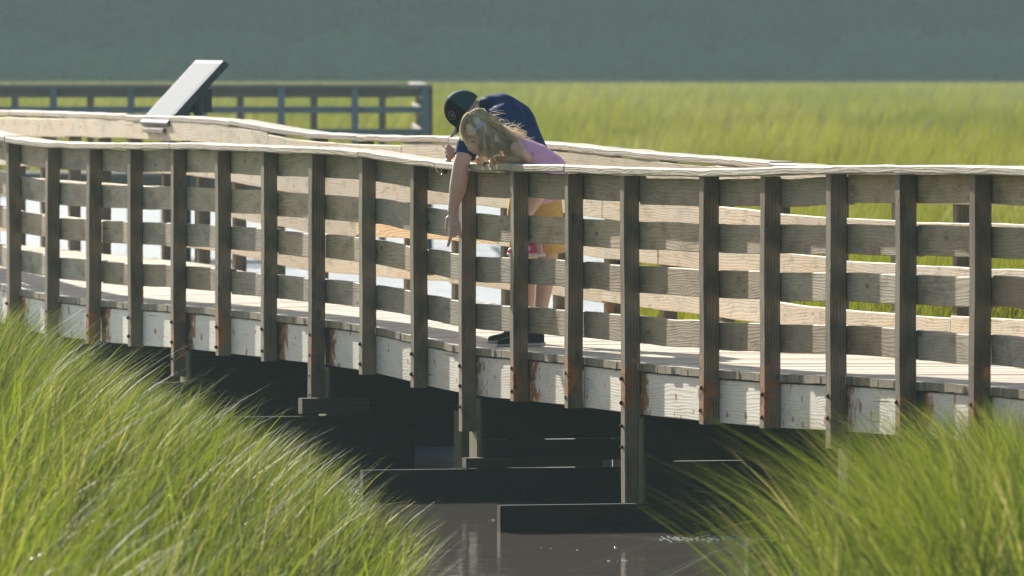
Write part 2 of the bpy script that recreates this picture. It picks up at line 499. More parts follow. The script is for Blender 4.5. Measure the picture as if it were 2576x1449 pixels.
# light smoothing of the line, keeps the posts where they are to a few millimetres
arc = np.concatenate([[0], np.cumsum(np.hypot(np.diff(PX), np.diff(PY)))])
WD = 1.90
def sm(a):
    b = a.copy(); b[1:-1] = .25 * a[:-2] + .5 * a[1:-1] + .25 * a[2:]; return b
TX = np.gradient(PX, arc); TY = np.gradient(PY, arc)
for _ in range(3): TX, TY = sm(TX), sm(TY)
nn = np.hypot(TX, TY); TX /= nn; TY /= nn
NX, NY = TY, -TX      # outward from the near side: left and towards the camera
zB = np.zeros(len(ids)); zF = np.zeros(len(ids))
for k, i in enumerate(ids):
    bx, by = PX[k] - NX[k] * WD, PY[k] - NY[k] * WD
    ub = CX + bx * F / by
    zB[k] = CZ - (np.interp(ub, VB[0], VB[1]) - HV) * by / F
for k, i in enumerate(ids):
    if 0 <= i <= 18:
        zF[k] = CZ - (vcap[i] - HV) * PY[k] / F
k0 = ids.index(0); k18 = ids.index(18)
off = zF[k0] - zB[k0]
for k in range(k0): zF[k] = zB[k] + off * max(0.3, 1 - (k0 - k) * .12)
for k in range(k18 + 1, len(ids)): zF[k] = zF[k18]
for k in range(len(ids)):
    ub = CX + (PX[k] - NX[k] * WD) * F / (PY[k] - NY[k] * WD)
    if ub > 2560: zB[k] = .5 * zB[k] + .5 * zF[k]

def cr(a, s):
    """Catmull-Rom along the arc length"""
    s = min(max(s, arc[0]), arc[-1] - 1e-6)
    k = int(np.searchsorted(arc, s, side='right') - 1)
    k = min(max(k, 0), len(arc) - 2)
    t = (s - arc[k]) / (arc[k + 1] - arc[k])
    p0 = a[max(k - 1, 0)]; p1 = a[k]; p2 = a[k + 1]; p3 = a[min(k + 2, len(a) - 1)]
    return .5 * ((2 * p1) + (-p0 + p2) * t + (2 * p0 - 5 * p1 + 4 * p2 - p3) * t * t + (-p0 + 3 * p1 - 3 * p2 + p3) * t ** 3)

RAIL_H = 1.12
class Side:
    """front: the near railing; back: the far one. off > 0 is outward, away from the deck"""
    def __init__(s, back): s.b = back
    def at(s, a, off=0.0):
        x, y, nx, ny = cr(PX, a), cr(PY, a), cr(NX, a), cr(NY, a)
        l = math.hypot(nx, ny); nx /= l; ny /= l
        if s.b: x -= nx * WD; y -= ny * WD; nx, ny = -nx, -ny
        z = cr(zB if s.b else zF, a)
        return Vector((x + nx * off, y + ny * off, z)), Vector((nx, ny, 0))
FRONT, BACK = Side(False), Side(True)
def A(i): return float(arc[ids.index(i)])

def run(side, a0, a1, o0, o1, top, bot, bev=.004, wob=.004, step=.3, seed=0, mb=None):
    """a straight or gently bent board along the bridge; top and bot are metres below the top of the cap"""
    r = random.Random(seed)
    n = max(2, int(math.ceil((a1 - a0) / step)))
    rings = []
    dz = 0; do = 0
    for k in range(n + 1):
        a = a0 + (a1 - a0) * k / n
        if k % 2 == 0:
            dz = r.uniform(-wob, wob); do = r.uniform(-wob, wob) * .5
        b = bev
        sec = [(o0 + b, -bot), (o1 - b, -bot), (o1, -bot + b), (o1, -top - b), (o1 - b, -top), (o0 + b, -top), (o0, -top - b), (o0, -bot + b)]
        ring = []
        for (o, z) in sec:
            p, _ = side.at(a, o + do)
            ring.append(Vector((p.x, p.y, p.z + z + dz)))
        rings.append(ring)
    mb = mb or MB()
    mb.prism(rings)
    return mb

bridge = empty('footbridge', (0, 55, 0))
tag(bridge, 'weathered grey timber footbridge with wavy railings crossing the tidal creek', 'footbridge')
bridge_inv = Vector((0, 55, 0))

def reloc(o, par_loc):
    """the meshes are written in world space: shift them so that they hang from a parent at par_loc"""
    o.matrix_parent_inverse = Matrix.Translation(-par_loc)
    return o

BZ = Vector((0, 55, 0))
ROWS = [(.052, .202), (.303, .462), (.560, .715), (.850, 1.005)]
def railing(side, i0, i1, boardmat, seed):
    r = random.Random(seed)
    par = empty('railing', (0, 0, 0), bridge)
    par.matrix_parent_inverse = Matrix.Translation(-BZ)
    # caps
    a = A(i0); j = 0
    step = 3
    brk = list(range(i0, i1, 3))
    if not side.b:
        brk = [-9, -6, -3, 0, 4, 8, 11, 12, 14, 17, 20, 23]
        brk = [b for b in brk if i0 <= b <= i1]
    else:
        brk = [-11, -8, -5, -4, -1, 2, 4, 7, 10, 13, 16, 19, 22]
        brk = [b for b in brk if i0 <= b <= i1]
    for b0, b1 in zip(brk[:-1], brk[1:]):
        dz = r.uniform(-.006, .004)
        mb = run(side, A(b0) + .004, A(b1) - .004, -.045, .125, 0 - dz, .044 - dz, bev=.007, wob=.0035, seed=r.random(), step=.2)
        o = mb.build('cap_board', M['cap'], par)
    for row, (t, b) in enumerate(ROWS):
        off = [0, 1, 2, 1][row] + (1 if side.b else 0)
        brk = [i0] + [q for q in range(i0 + 1 + off, i1, 3)] + [i1]
        for b0, b1 in zip(brk[:-1], brk[1:]):
            dz = r.uniform(-.010, .010)
            m = boardmat
            if side.b and row == 2 and b0 in (2, 3, 4): m = M['orange']
            mb = run(side, A(b0) + .003, A(b1) - .003, -.040, -.002, t + dz, b + dz, bev=.004, wob=.004, seed=r.random())
            mb.build('rail_board', m, par)
    # posts and bolts
    longp = {4: 1.60, 7: 1.66, 10: 1.63, 13: 1.92, 16: 1.50, 19: 1.5, 1: 1.6, -2: 1.6, -5: 1.6, -8: 1.6, 22: 1.5}
    for i in range(i0, i1 + 1):
        aa = A(i) - .045
        p, n = side.at(aa)
        tdir = Vector((-n.y, n.x, 0)) if not side.b else Vector((n.y, -n.x, 0))
        bot = longp.get(i, 1.42 + r.uniform(-.012, .012))
        jit = math.radians(r.uniform(-1.5, 1.5))
        R = Matrix.Rotation(jit, 3, 'Z')
        n2 = R @ n; t2 = R @ tdir
        top = p + Vector((0, 0, -.046)); bt = p + Vector((0, 0, -bot))
        mb = MB()
        hx = .0455
        dxy = n2 * (.0475 + r.uniform(0, .002)); 
        lean = n2 * r.uniform(-.008, .008) + t2 * r.uniform(-.01, .01)
        rings = []
        N = 16
        for k in range(N + 1):
            f = k / N
            c = bt.lerp(top, f) + dxy + lean * (1 - f)
            wv = .0015 * math.sin(f * 9 + i)
            b = .005
            sec = [(hx - b, -hx), (hx, -hx + b), (hx, hx - b), (hx - b, hx), (-hx + b, hx), (-hx, hx - b), (-hx, -hx + b), (-hx + b, -hx)]
            rings.append([c + n2 * (x + wv) + t2 * y for x, y in sec])
        mb.prism(rings)
        zr = p.z - 1.12
        pk = r.choice([0.0, .4, .8, 1.1]); zr += r.uniform(-.10, .04)
        def rustf(q, zr=zr, cc=p + dxy, n2=n2, pk=pk):
            dz = q.z - (zr - .12)
            on = (q - cc).dot(n2) > .03
            return max(0, 1 - abs(dz) / .26) * ((.66 if on else .17) * pk)
        mb.build('post', M['post'], par, attrs={'rust': rustf})
        if not side.b:
            for k, dz in enumerate((.10, .235)):
                c = p + dxy + n2 * .048 + Vector((0, 0, -1.12 - dz + r.uniform(-.015, .015))) + t2 * r.uniform(-.012, .012)
                mb = MB(); mb.ball(c, .012, .012, .013, 8, 5); mb.build('bolt', M['rustbolt'], par, smooth=True)
            if i in longp:
                for dz in (.36, .48):
                    c = p + dxy + n2 * .048 + Vector((0, 0, -1.12 - dz))
                    if -1.12 - dz > -bot + .05:
                        mb = MB(); mb.ball(c, .011, .011, .011, 8, 5); mb.build('bolt', M['rustbolt'], par, smooth=True)
    return par
railing(FRONT, -9, 22, M['front'], 3)
railing(BACK, -11, 20, M['back'], 5)

# deck planks: one surface
mb = MB()
a = A(-11) + .01; r = random.Random(2); uoff = 0
while a < A(23) - .2:
    w = .138
    e0 = .018 + r.uniform(-.006, .008); e1 = .018 + r.uniform(-.006, .006)
    dz = r.uniform(-.002, .002)
    pts = []
    for aa in (a, a + w):
        f, n = FRONT.at(aa, e0); g, _ = BACK.at(aa, e1)
        pts.append((f, g))
    t_, b_, c_ = -RAIL_H + dz, -RAIL_H - .043 + dz, .005
    rings = []
    for q in range(7):
        m_ = q / 6
        c0 = pts[0][0].lerp(pts[0][1], m_); c1 = pts[1][0].lerp(pts[1][1], m_)
        dd = (c1 - c0).normalized()
        Z = Vector((0, 0, 1))
        rings.append([c0 + Z * b_, c0 + Z * (t_ - c_), c0 + dd * c_ + Z * t_, c1 - dd * c_ + Z * t_, c1 + Z * (t_ - c_), c1 + Z * b_])
    n0 = len(mb.uv)
    mb.prism(rings)
    sh = r.uniform(0, 50)
    for k in range(n0, len(mb.uv)):
        mb.uv[k] = [(x + sh, y + sh * .37) for x, y in mb.uv[k]]
    a += w + .007
deck = reloc(mb.build('deck', [M['deck'], M['shaded_endgrain']], bridge), BZ)
for pg in deck.data.polygons:
    if len(pg.vertices) == 6: pg.material_index = 1

# fascia boards (rim joists) with rust stains beside the posts, and the joists under the deck
post_pos = [FRONT.at(A(i))[0] for i in range(-9, 23)]
post_r = [random.Random(90 + i).choice([.0, .2, .45, .7, .9, 1.0]) for i in range(40)]
def fasc_rust(q):
    best = 0
    for k, c in enumerate(post_pos):
        d = math.hypot(q.x - c.x, q.y - c.y)
        if d < .42:
            zrel = (c.z - RAIL_H - .05) - q.z      # 0 top .. .235 bottom
            side_ = (c.y - q.y)                     # > 0: on the near side, just right of the post in view
            if side_ > -.05:
                best = max(best, post_r[k] * max(0, 1 - d / .36) * (1.15 if zrel < .12 else 1.0))
    return best
for side, i0, i1 in ((FRONT, -9, 22), (BACK, -11, 20)):
    br = list(range(i0, i1, 3)) + [i1]
    for b0, b1 in zip(br[:-1], br[1:]):
        mbf = MB()
        n = int((A(b1) - A(b0)) / .06)
        rings = []
        for k in range(n + 1):
            aa = A(b0) + .004 + (A(b1) - A(b0) - .008) * k / n
            sec = [(-.045, -.292), (-.003, -.292), (0, -.288)] + [(0, -.288 + .034 * j) for j in range(1, 7)] + [(0, -.058), (-.003, -.054), (-.045, -.054)]
            ring = []
            for o, z in sec:
                p, _ = side.at(aa, o); ring.append(Vector((p.x, p.y, p.z - RAIL_H + z)))
            rings.append(ring)
        mbf.prism(rings)
        fo = mbf.build('fascia_board', M['fascia'], bridge, attrs={'rust': (lambda q: max(.002, fasc_rust(q))) if not side.b else (lambda q: 0)})
        reloc(fo, BZ)
for o_ in (-.5, -.95, -1.4):
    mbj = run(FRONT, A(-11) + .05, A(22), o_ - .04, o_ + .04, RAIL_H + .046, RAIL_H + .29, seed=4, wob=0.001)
    reloc(mbj.build('joist', M['shade_wet'], bridge), BZ)

# piers
sill = {4: .46, 7: .37, 10: .19, 13: .152, 16: .16, 19: .16, 1: .46, -2: .46, -5: .46, -8: .46}
sillout = {7: .74, 10: .76, 13: .87, 4: .5}
for i, zs in sill.items():
    pr = empty('pier', (0, 0, 0), bridge); pr.matrix_parent_inverse = Matrix.Translation(-BZ)
    p, n = FRONT.at(A(i) - .045)
    t = Vector((-n.y, n.x, 0))         # towards the near end
    zd = p.z - RAIL_H
    def tb(o0, o1, z0, z1, ta, tb_, mat, name, bev=.006):
        m = MB(); c = p + n * ((o0 + o1) / 2) + t * ((ta + tb_) / 2); c.z = (z0 + z1) / 2
        m.box(c, t * ((tb_ - ta) / 2), Vector((0, 0, (z1 - z0) / 2)), n * ((o1 - o0) / 2), bev)
        return m.build(name, mat, pr)
    for o_ in (-.09, -1.0, -1.82):
        m = MB(); c = p + n * (o_ - .0) + t * -.01
        c.z = (zd - .31 - .9) / 2
        m.box(c, n * .10, t * .10, Vector((0, 0, (zd - .31 + .9) / 2)), .012)
        m.build('pile', M['pile'], pr)
    z = zd - .30; k = 0
    lowz = {10: .23, 7: .39, 13: .155, 16: .17}.get(i, zs + .02)
    while z > lowz + .02:
        z2 = max(z - .26, lowz)
        tb(-.012 - (k % 2) * .006, -2.0, z2 + .004, z, .095, .140 + (k % 2) * .004, M['shade_wet'], 'cross_plank')
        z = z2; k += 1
    tb(sillout.get(i, .6), -.55 if i == 7 else -2.5, -.35, zs, .145, .215, M['shade_wet'], 'sill_beam', .008)
    if i == 7: tb(.20, -.25, .385, .485, .10, .20, M['block'], 'bearing_block')
    if i == 10: tb(.11, -.75, .195, .255, .10, .20, M['block'], 'bearing_block')

# ------------------------------------------------------------------ ground and water
def shoreL(y):
    return np.interp(y, [20, 28, 35, 40, 45, 50, 56, 60, 63, 66, 70, 160], [-.4, -.4, -.4, -.4, -.5, -.86, -1.55, -2.5, -3.4, -7, -40, -40])
def shoreR(y):
    return np.interp(y, [20, 30, 36, 40, 44, 47, 50, 58, 62, 75, 150, 165], [.6, .8, 1.0, 1.3, 1.9, 2.3, 3.0, 3.2, 1.6, .95, 1.9, 1.2])
def ground_z(x, y):
    dL = shoreL(y) - x; dR = x - shoreR(y); dF = (y - 168) * .2
    d = np.maximum(np.maximum(dL, dR), dF)
    z = np.clip(-.6 + d * 1.6 + .62, -.6, .12) + np.clip(d * .30, 0, .36)
    return z + np.where(y > 300, np.clip((y - 300) * .0004, 0, .1), 0)
gx = np.unique(np.concatenate([np.linspace(-12, 12, 97), np.linspace(-60, 60, 41), np.linspace(-900, 900, 31)]))
gy = np.unique(np.concatenate([np.linspace(8, 80, 145), np.linspace(80, 200, 61), np.linspace(200, 480, 29), np.linspace(480, 2400, 17)]))
GX, GY = np.meshgrid(gx, gy)
GZ = ground_z(GX, GY) + rng.normal(0, .012, GX.shape)
nx_, ny_ = len(gx), len(gy)
idx = np.arange(nx_ * ny_).reshape(ny_, nx_)
fc = np.stack([idx[:-1, :-1], idx[:-1, 1:], idx[1:, 1:], idx[1:, :-1]], -1).reshape(-1, 4)
tag(mesh_obj('ground', np.stack([GX, GY, GZ], -1).reshape(-1, 3), fc, M['ground'], smooth=True), kind='structure')
tag(mesh_obj('water', [(-900, 8, 0), (900, 8, 0), (900, 600, 0), (-900, 600, 0)], [[0, 1, 2, 3]], M['water']), kind='structure')

def blades(name, bx, by, bz, h, w, lx, ly, mat, seg=4, tint=None, dry=None, droop=None, yaw=None, gl=None):
    n = len(bx); gl = np.zeros(n) if gl is None else gl
    t = np.linspace(0, 1, seg + 1)[None, :]
    droop = np.zeros(n) if droop is None else droop
    yaw = rng.uniform(0, np.pi, n) if yaw is None else yaw
    px = bx[:, None] + lx[:, None] * h[:, None] * t ** 1.7
    py = by[:, None] + ly[:, None] * h[:, None] * t ** 1.7
    pz = bz[:, None] + h[:, None] * (t - droop[:, None] * t ** 3)
    ww = w[:, None] * .5 * (1 - t ** 2.2 * .96)
    cx, sx = np.cos(yaw)[:, None] * ww, np.sin(yaw)[:, None] * ww
    L = np.stack([px - cx, py - sx, pz], -1); R = np.stack([px + cx, py + sx, pz], -1)
    V = np.stack([L, R], 2).reshape(-1, 3)
    base = (np.arange(n) * (seg + 1) * 2)[:, None]
    s = np.arange(seg)[None, :] * 2
    f = np.stack([base + s, base + s + 1, base + s + 3, base + s + 2], -1).reshape(-1, 4)
    k = (seg + 1) * 2
    tint = rng.uniform(0, 1, n) if tint is None else tint
    dry = np.zeros(n) if dry is None else dry
    return mesh_obj(name, V, f, mat, attrs={'tint': np.repeat(tint, k), 'dry': np.repeat(dry, k), 'gloss': np.repeat(gl, k)})

def clump(x, y, f=1.6):
    x = x + .3 * np.sin(y * 5.1) + .2 * np.sin(x * 9.0 + y * 3.0)
    return .5 + .25 * (np.sin(x * 3.1 * f + 1.3 * np.sin(y * 1.1 * f)) + np.sin(y * 2.3 * f + 2.1 * np.sin(x * 1.7 * f) + 1))

# left bank
n = 27000
y = np.where(rng.random(n) < .75, rng.uniform(41, 62.5, n), rng.uniform(24, 41, n))
x = shoreL(y) - np.abs(rng.exponential(1.0, n)) * 1.0
x = np.where(rng.random(n) < .55, shoreL(y) - rng.uniform(0, 1, n) * np.clip(shoreL(y) + y * 1400 / F, .3, 9), x)
keep = (x > -(1420) * y / F)
x, y = x[keep], y[keep]
cl = clump(x, y)
h = (rng.normal(.60, .17, len(x)) + .72 * np.clip((shoreL(y) - x - .2) / 1.5, 0, 1)) * (.66 + .55 * cl) * np.interp(y, [24, 34, 42, 50], [.85, .50, .60, 1.0])
z0 = ground_z(x, y)
vt = HV + (CZ - z0 - h) * F / y; ut = CX + (x + .45 * h) * F / y
sil = np.interp(ut, [-100, 0, 60, 150, 300, 430, 560, 700, 890, 1000, 1150, 1300], [640, 690, 715, 740, 850, 925, 975, 1040, 1120, 1220, 1260, 1500])
hmax = CZ - z0 - (sil + rng.exponential(70, len(x)) * (.5 + clump(x * 1.7, y * 1.3)) - np.where(rng.random(len(x)) < .06, 70, 8) - HV) * y / F
ok = hmax > .32
x, y, z0, cl = x[ok], y[ok], z0[ok], cl[ok]
h = np.minimum(h[ok], hmax[ok])
ln = np.where(rng.random(len(x)) < .6, rng.normal(.16, .16, len(x)), rng.normal(.48, .2, len(x))); dry = np.where(rng.random(len(x)) < .07, rng.uniform(.4, 1, len(x)), rng.uniform(0, .15, len(x)))
bent = rng.random(len(x)) < .12
arch = rng.random(len(x)) < .09; bent = bent | arch
h = np.where(arch, h * rng.uniform(.8, 1.0, len(x)), h)
tag(blades('grass', x, y, z0 - .02, h, rng.choice([.004, .006, .009, .014], len(x)) * rng.uniform(.8, 1.2, len(x)), np.where(bent, ln * 1.7, ln) + .25 * (clump(x * .7 + 3, y * .7) - .5), rng.normal(-.05, .25, len(x)), M['grass'],
           seg=5, tint=np.clip(.1 + .6 * cl + rng.normal(0, .32, len(x)), 0, 1), dry=dry, droop=np.where(arch, rng.uniform(.5, 1.0, len(x)), np.where(bent, .45, .06)), gl=np.where(arch, rng.uniform(.3, 1, len(x)), 0)), kind='stuff')
bpy.data.objects['grass']['label'] = 'tall green cordgrass blown to the right on the near left bank'

# right bank
n = 9000
y = rng.uniform(33, 46.5, n)
x = shoreR(y) + rng.uniform(0, 1, n) ** 1.15 * np.clip(1400 * y / F - shoreR(y), .3, 9)
cl = clump(x + 5, y, 2.0)
h = rng.normal(1.08, .22, n) * (.66 + .58 * cl)
z0 = ground_z(x, y)
edge = np.clip((x - shoreR(y)) / .7, 0, 1)
ok = rng.random(n) < (.10 + .9 * edge)
x, y, z0, cl, h = x[ok], y[ok], z0[ok], cl[ok], h[ok]
ut = CX + (x - .3 * h) * F / y
sil = np.interp(ut, [1500, 1700, 1800, 1900, 2000, 2100, 2200, 2300, 2576], [1330, 1260, 1190, 1150, 1060, 1000, 960, 945, 940])
hmax = CZ - z0 - (sil + rng.exponential(60, len(x)) * (.5 + clump(x * 1.7, y * 1.3)) - np.where(rng.random(len(x)) < .06, 60, 0) - HV) * y / F
ok = hmax > .3
x, y, z0, cl = x[ok], y[ok], z0[ok], cl[ok]; h = np.minimum(h[ok], hmax[ok])
ln = rng.normal(-.24, .26, len(x)) + .4 * (clump(x * .8 + 1, y) - .5); bent = rng.random(len(x)) < .2
dry = np.where(rng.random(len(x)) < .07, rng.uniform(.4, 1, len(x)), rng.uniform(0, .15, len(x)))
g2 = blades('grass', x, y, z0 - .02, h, rng.choice([.005, .007, .010, .014], len(x)) * rng.uniform(.8, 1.2, len(x)), np.where(bent, ln * 2.2 + .1, ln), rng.normal(-.05, .18, len(x)), M['grass'],
            seg=5, tint=np.clip(.0 + .6 * cl + rng.normal(0, .3, len(x)), 0, 1), dry=dry, droop=np.where(bent, rng.uniform(.45, 1.0, len(x)), .08), gl=np.where(bent, rng.uniform(0, 1, len(x)), 0))
tag(g2, kind='stuff'); g2['label'] = 'tall green cordgrass leaning left on the near right bank'

# marsh behind the creek
n = 60000
y = np.exp(rng.uniform(np.log(62), np.log(200), n))
x = shoreR(y) + rng.uniform(0, 1, n) * np.clip(1380 * y / F - shoreR(y), .3, 20)
n2 = 60000
y2 = np.exp(rng.uniform(np.log(168), np.log(400), n2)); x2 = rng.uniform(-1, 1, n2) * 1400 * y2 / F
x = np.concatenate([x, x2]); y = np.concatenate([y, y2])
z0 = ground_z(x, y); cl = clump(x * .5, y * .12, 1.0)
ok = z0 > .02; x, y, z0, cl = x[ok], y[ok], z0[ok], cl[ok]; n = len(x)
h = rng.normal(.80, .14, n) * (.75 + .35 * cl)
h = np.minimum(h, CZ - z0 - (np.where(y > 150, 205, 150) - HV) * y / F) 
dry = np.clip(rng.uniform(0, .15, n) + .5 * (clump(x * .17 + 4, y * .05, 1.0) - .62), 0, 1)
dry = np.where(y > 360, np.clip(dry + .5, 0, 1), dry)
g3 = blades('grass', x, y, z0 - .02, h, rng.uniform(.012, .02, n) * (y / 70) ** .8, rng.normal(.2, .2, n), rng.normal(0, .1, n), M['marsh'],
            seg=2, tint=np.clip(.1 + .35 * cl + .5 * clump(x * .13, y * .035, 1.0) + rng.normal(0, .04, n), 0, 1), dry=dry)
tag(g3, kind='stuff'); g3['label'] = 'bright yellow green salt marsh grass beyond the creek'

# small white beads standing in for glints of light on the creek
V = []; Fq = []
mbq = MB()
for (ua, ub, va, vb, m_) in ((1662, 1895, 1345, 1364, 110), (822, 905, 1224, 1252, 70), (835, 900, 1262, 1272, 25), (1300, 1560, 1370, 1385, 4), (1520, 1600, 1395, 1425, 4), (1230, 1260, 1300, 1340, 3)):
    for k in range(m_):
        v_ = va + (vb - va) * np.clip(rng.normal(.5, .2), 0, 1); u_ = rng.uniform(ua, ub)
        D_ = CZ * F / (v_ - HV); rr_ = rng.uniform(.002, .0075)
        mbq.ball(Vector(((u_ - CX) * D_ / F, D_, .001)), rr_ * rng.uniform(1, 1.8), rr_ * 1.4, rr_ * .6, 7, 4)
fo = mbq.build('creek_glints', plain('glint_white', (.85, .85, .82), .15, .6, .05), smooth=True)
tag(fo, kind='stuff'); fo['label'] = 'small white beads standing in for glints on the dark creek water'

# ------------------------------------------------------------------ far wood
nc = 210
vs = []; tn = []; dr = []
for k in range(nc):
    cx = rng.uniform(-34, 34); cy = rng.uniform(412, 445); R_ = rng.uniform(2.2, 4.5); H_ = rng.uniform(9, 17)
    m = 420
    low = k % 3 == 2
    if low: cy = rng.uniform(400, 410); R_ = rng.uniform(1.2, 2.6); H_ = rng.uniform(1.2, 2.6)
    d = rng.normal(size=(m, 3)); d /= np.linalg.norm(d, axis=1)[:, None]
    rr = rng.uniform(.55, 1.08, m)[:, None]
    c = d * rr * np.array([R_, R_, H_ * .5]) + np.array([cx, cy, H_ * .5 + .2])
    c[:, 0] += .7 * np.sin(c[:, 2] * 1.1 + k)
    a_ = rng.normal(size=(m, 3)); a_ /= np.linalg.norm(a_, axis=1)[:, None]
    b_ = np.cross(a_, rng.normal(size=(m, 3))); b_ /= np.linalg.norm(b_, axis=1)[:, None]
    s_ = rng.uniform(.4, 1.1, m)[:, None]
    q = np.stack([c - a_ * s_, c - b_ * s_ * .6, c + a_ * s_, c + b_ * s_ * .6], 1)
    vs.append(q.reshape(-1, 3)); tt = rng.choice([0, .12, .25, .4, .65]) if not low else rng.uniform(.5, 1.0)  # low shrubs get a paler tint standing in for haze at the foot
    tn.append(np.repeat(np.clip(tt + rng.normal(0, .05, m), 0, 1), 4)); dr.append(np.full(m * 4, 0.12 if rng.random() < .1 else .0))
V = np.concatenate(vs); V[:, 2] = np.maximum(V[:, 2], .1)
wd = mesh_obj('woodland', V, np.arange(len(V)).reshape(-1, 4), M['leaf'], attrs={'tint': np.concatenate(tn), 'dry': np.concatenate(dr)})
tag(wd, kind='stuff'); wd['label'] = 'hazy dark green wood standing beyond the marsh'
# a few trunks belong to the same wood; the wooded rise behind closes it
hx = np.linspace(-220, 220, 90); hy = np.linspace(448, 620, 12)
HX, HY = np.meshgrid(hx, hy); HZ = np.clip((HY - 448) * .85, 0, 20) + rng.normal(0, .5, HX.shape) + .1
HZ[0, :] = 0
idx = np.arange(len(hx) * len(hy)).reshape(len(hy), len(hx))
fc = np.stack([idx[:-1, :-1], idx[:-1, 1:], idx[1:, 1:], idx[1:, :-1]], -1).reshape(-1, 4)
tag(mesh_obj('hill', np.stack([HX, HY, HZ], -1).reshape(-1, 3), fc, plain('wooded_hill', (0.020, 0.038, 0.018), .9, .1, .3, 1.0), smooth=True), kind='structure')

# ------------------------------------------------------------------ far boardwalk
fb = empty('boardwalk', (0, 120, 0)); BF = Vector((0, 120, 0))
tag(fb, 'distant blue grey boardwalk with slatted railing across the marsh', 'boardwalk')
def fpart(mb, name, mat): return reloc(mb.build(name, mat, fb), BF)
def fwall(xa, ya, xb, yb, posts, mt, pm, ztop=2.21):
    a = Vector((xa, ya, 0)); b = Vector((xb, yb, 0)); d = (b - a); L = d.length; d.normalize(); nrm = Vector((d.y, -d.x, 0))
    m = MB(); c = (a + b) / 2; m.box(Vector((c.x, c.y, ztop - .02)), nrm * .09, Vector((0, 0, .02)), d * (L / 2 + .06), .005); fpart(m, 'cap_board', M['farlit'])
    for (t0, b0) in ((.045, .16), (.28, .36), (.56, .65), (.84, .94)):
        m = MB(); m.box(Vector((c.x, c.y, ztop - (t0 + b0) / 2)) - nrm * .03, nrm * .019, Vector((0, 0, (b0 - t0) / 2)), d * (L / 2), .004)
        fpart(m, 'rail_board', mt if t0 > .1 else M['farbrown'])
    for f in posts:
        p = a.lerp(b, f)
        m = MB(); m.box(Vector((p.x, p.y, ztop / 2 - .2)) + nrm * .046, nrm * .045, d * .045, Vector((0, 0, ztop / 2 + .16)), .004); fpart(m, 'post', pm)
def FX(u, y): return (u - CX) * y / F
x0, x1 = FX(-450, 120), FX(1074, 120)
fwall(x0, 120, x1, 120, [(FX(u, 120) - x0) / (x1 - x0) for u in (-440, -245, -52, 135, 330, 512, 708, 893, 1070)], M['far'], M['far'])
x2, x3 = FX(-450, 122), FX(990, 122)
fwall(x2, 122, x3, 122, [(FX(u, 122) - x2) / (x3 - x2) for u in (-350, -155, 38, 228, 415, 605, 790, 962)], M['farbrown'], M['farbrown'], 2.19)
fwall(x1 - .02, 120.1, FX(1045, 130), 130, [.0, .35, .7, 1.0], M['farbrown'], M['farbrown'], 2.19)
m = MB()
zt = 1.09
for k in range(64):
    xa = x0 + (x1 - x0) * k / 64
    m.box(Vector((xa + .06, 121, zt - .02)), Vector(((x1 - x0) / 128 - .003, 0, 0)), Vector((0, 0, .02)), Vector((0, 1.05, 0)), .003)
fpart(m, 'deck', M['farlit'])
m = MB(); m.box(Vector(((x0 + x1) / 2, 119.94, .94)), Vector((0, .02, 0)), Vector((0, 0, .12)), Vector(((x1 - x0) / 2, 0, 0)), .003); fpart(m, 'fascia_board', M['farbrown'])

# ------------------------------------------------------------------ information sign on the far railing
best = min(np.linspace(arc[0], arc[-1], 4000), key=lambda a_: abs(CX + BACK.at(a_)[0].x * F / BACK.at(a_)[0].y - 408))
bp, bn = BACK.at(best)              # bn: outward from the deck, to the right in the picture
bt = Vector((-bn.y, bn.x, 0))
if bt.y > 0: bt = -bt               # towards the camera
Dm = bp.y
pc = W(384, 309, Dm); pt_ = W(527, 151, Dm)
lowc = Vector((pc.x, Dm, pc.z))
hgt = pt_.z - pc.z; outw = (pt_.x - pc.x) / bn.x
up = (bn * outw + Vector((0, 0, hgt)))
Ls = up.length; up.normalize()
half = .5 * 80 * Dm / F / abs(bt.x)
nrm = up.cross(bt).normalized()
if nrm.z < 0: nrm = -nrm
sign = empty('information_sign', lowc)
tag(sign, 'tilted pale information panel on a dark metal mount over the far railing', 'sign')
def sp(mb, name, mat): return reloc(mb.build(name, mat, sign), lowc)
cc = lowc + up * (Ls / 2)
m = MB(); m.box(cc - nrm * .030, up * (Ls / 2), nrm * .026, bt * half, .006); sp(m, 'frame', M['signframe'])
m = MB(); m.box(cc - nrm * .002, up * (Ls / 2 - .004), nrm * .003, bt * (half - .004), .001); sp(m, 'rim', M['signrim'])
m = MB(); m.box(cc + nrm * .0025, up * (Ls / 2 - .035), nrm * .0015, bt * (half - .045), .001); sp(m, 'panel', M['signface'])
for o_ in (-.26, .22):
    m = MB()
    q = lowc + up * .38 + bt * o_ - nrm * .06
    m.tube([q, Vector((q.x, q.y, lowc.z - .02)) + bn * .02, Vector((q.x, q.y, -.3)) + bn * .02], .038, 8)
    sp(m, 'mount_post', M['signframe'])
m = MB(); q = lowc + up * .40 - nrm * .09; q.z = lowc.z + .17; m.box(q, bn * .10, Vector((0, 0, .09)), bt * .14, .004); sp(m, 'bracket', M['signframe'])
m = MB(); m.box(lowc - Vector((0, 0, .06)) + bn * .05, bn * .05, Vector((0, 0, .018)), bt * .36, .004); sp(m, 'wooden_ledge', M['farbrown'])
m = MB(); m.box(lowc - Vector((0, 0, .15)) + bn * .095 + bt * .18, bn * .02, bt * .06, Vector((0, 0, .11)), .004); sp(m, 'wooden_cleat', M['farbrown'])

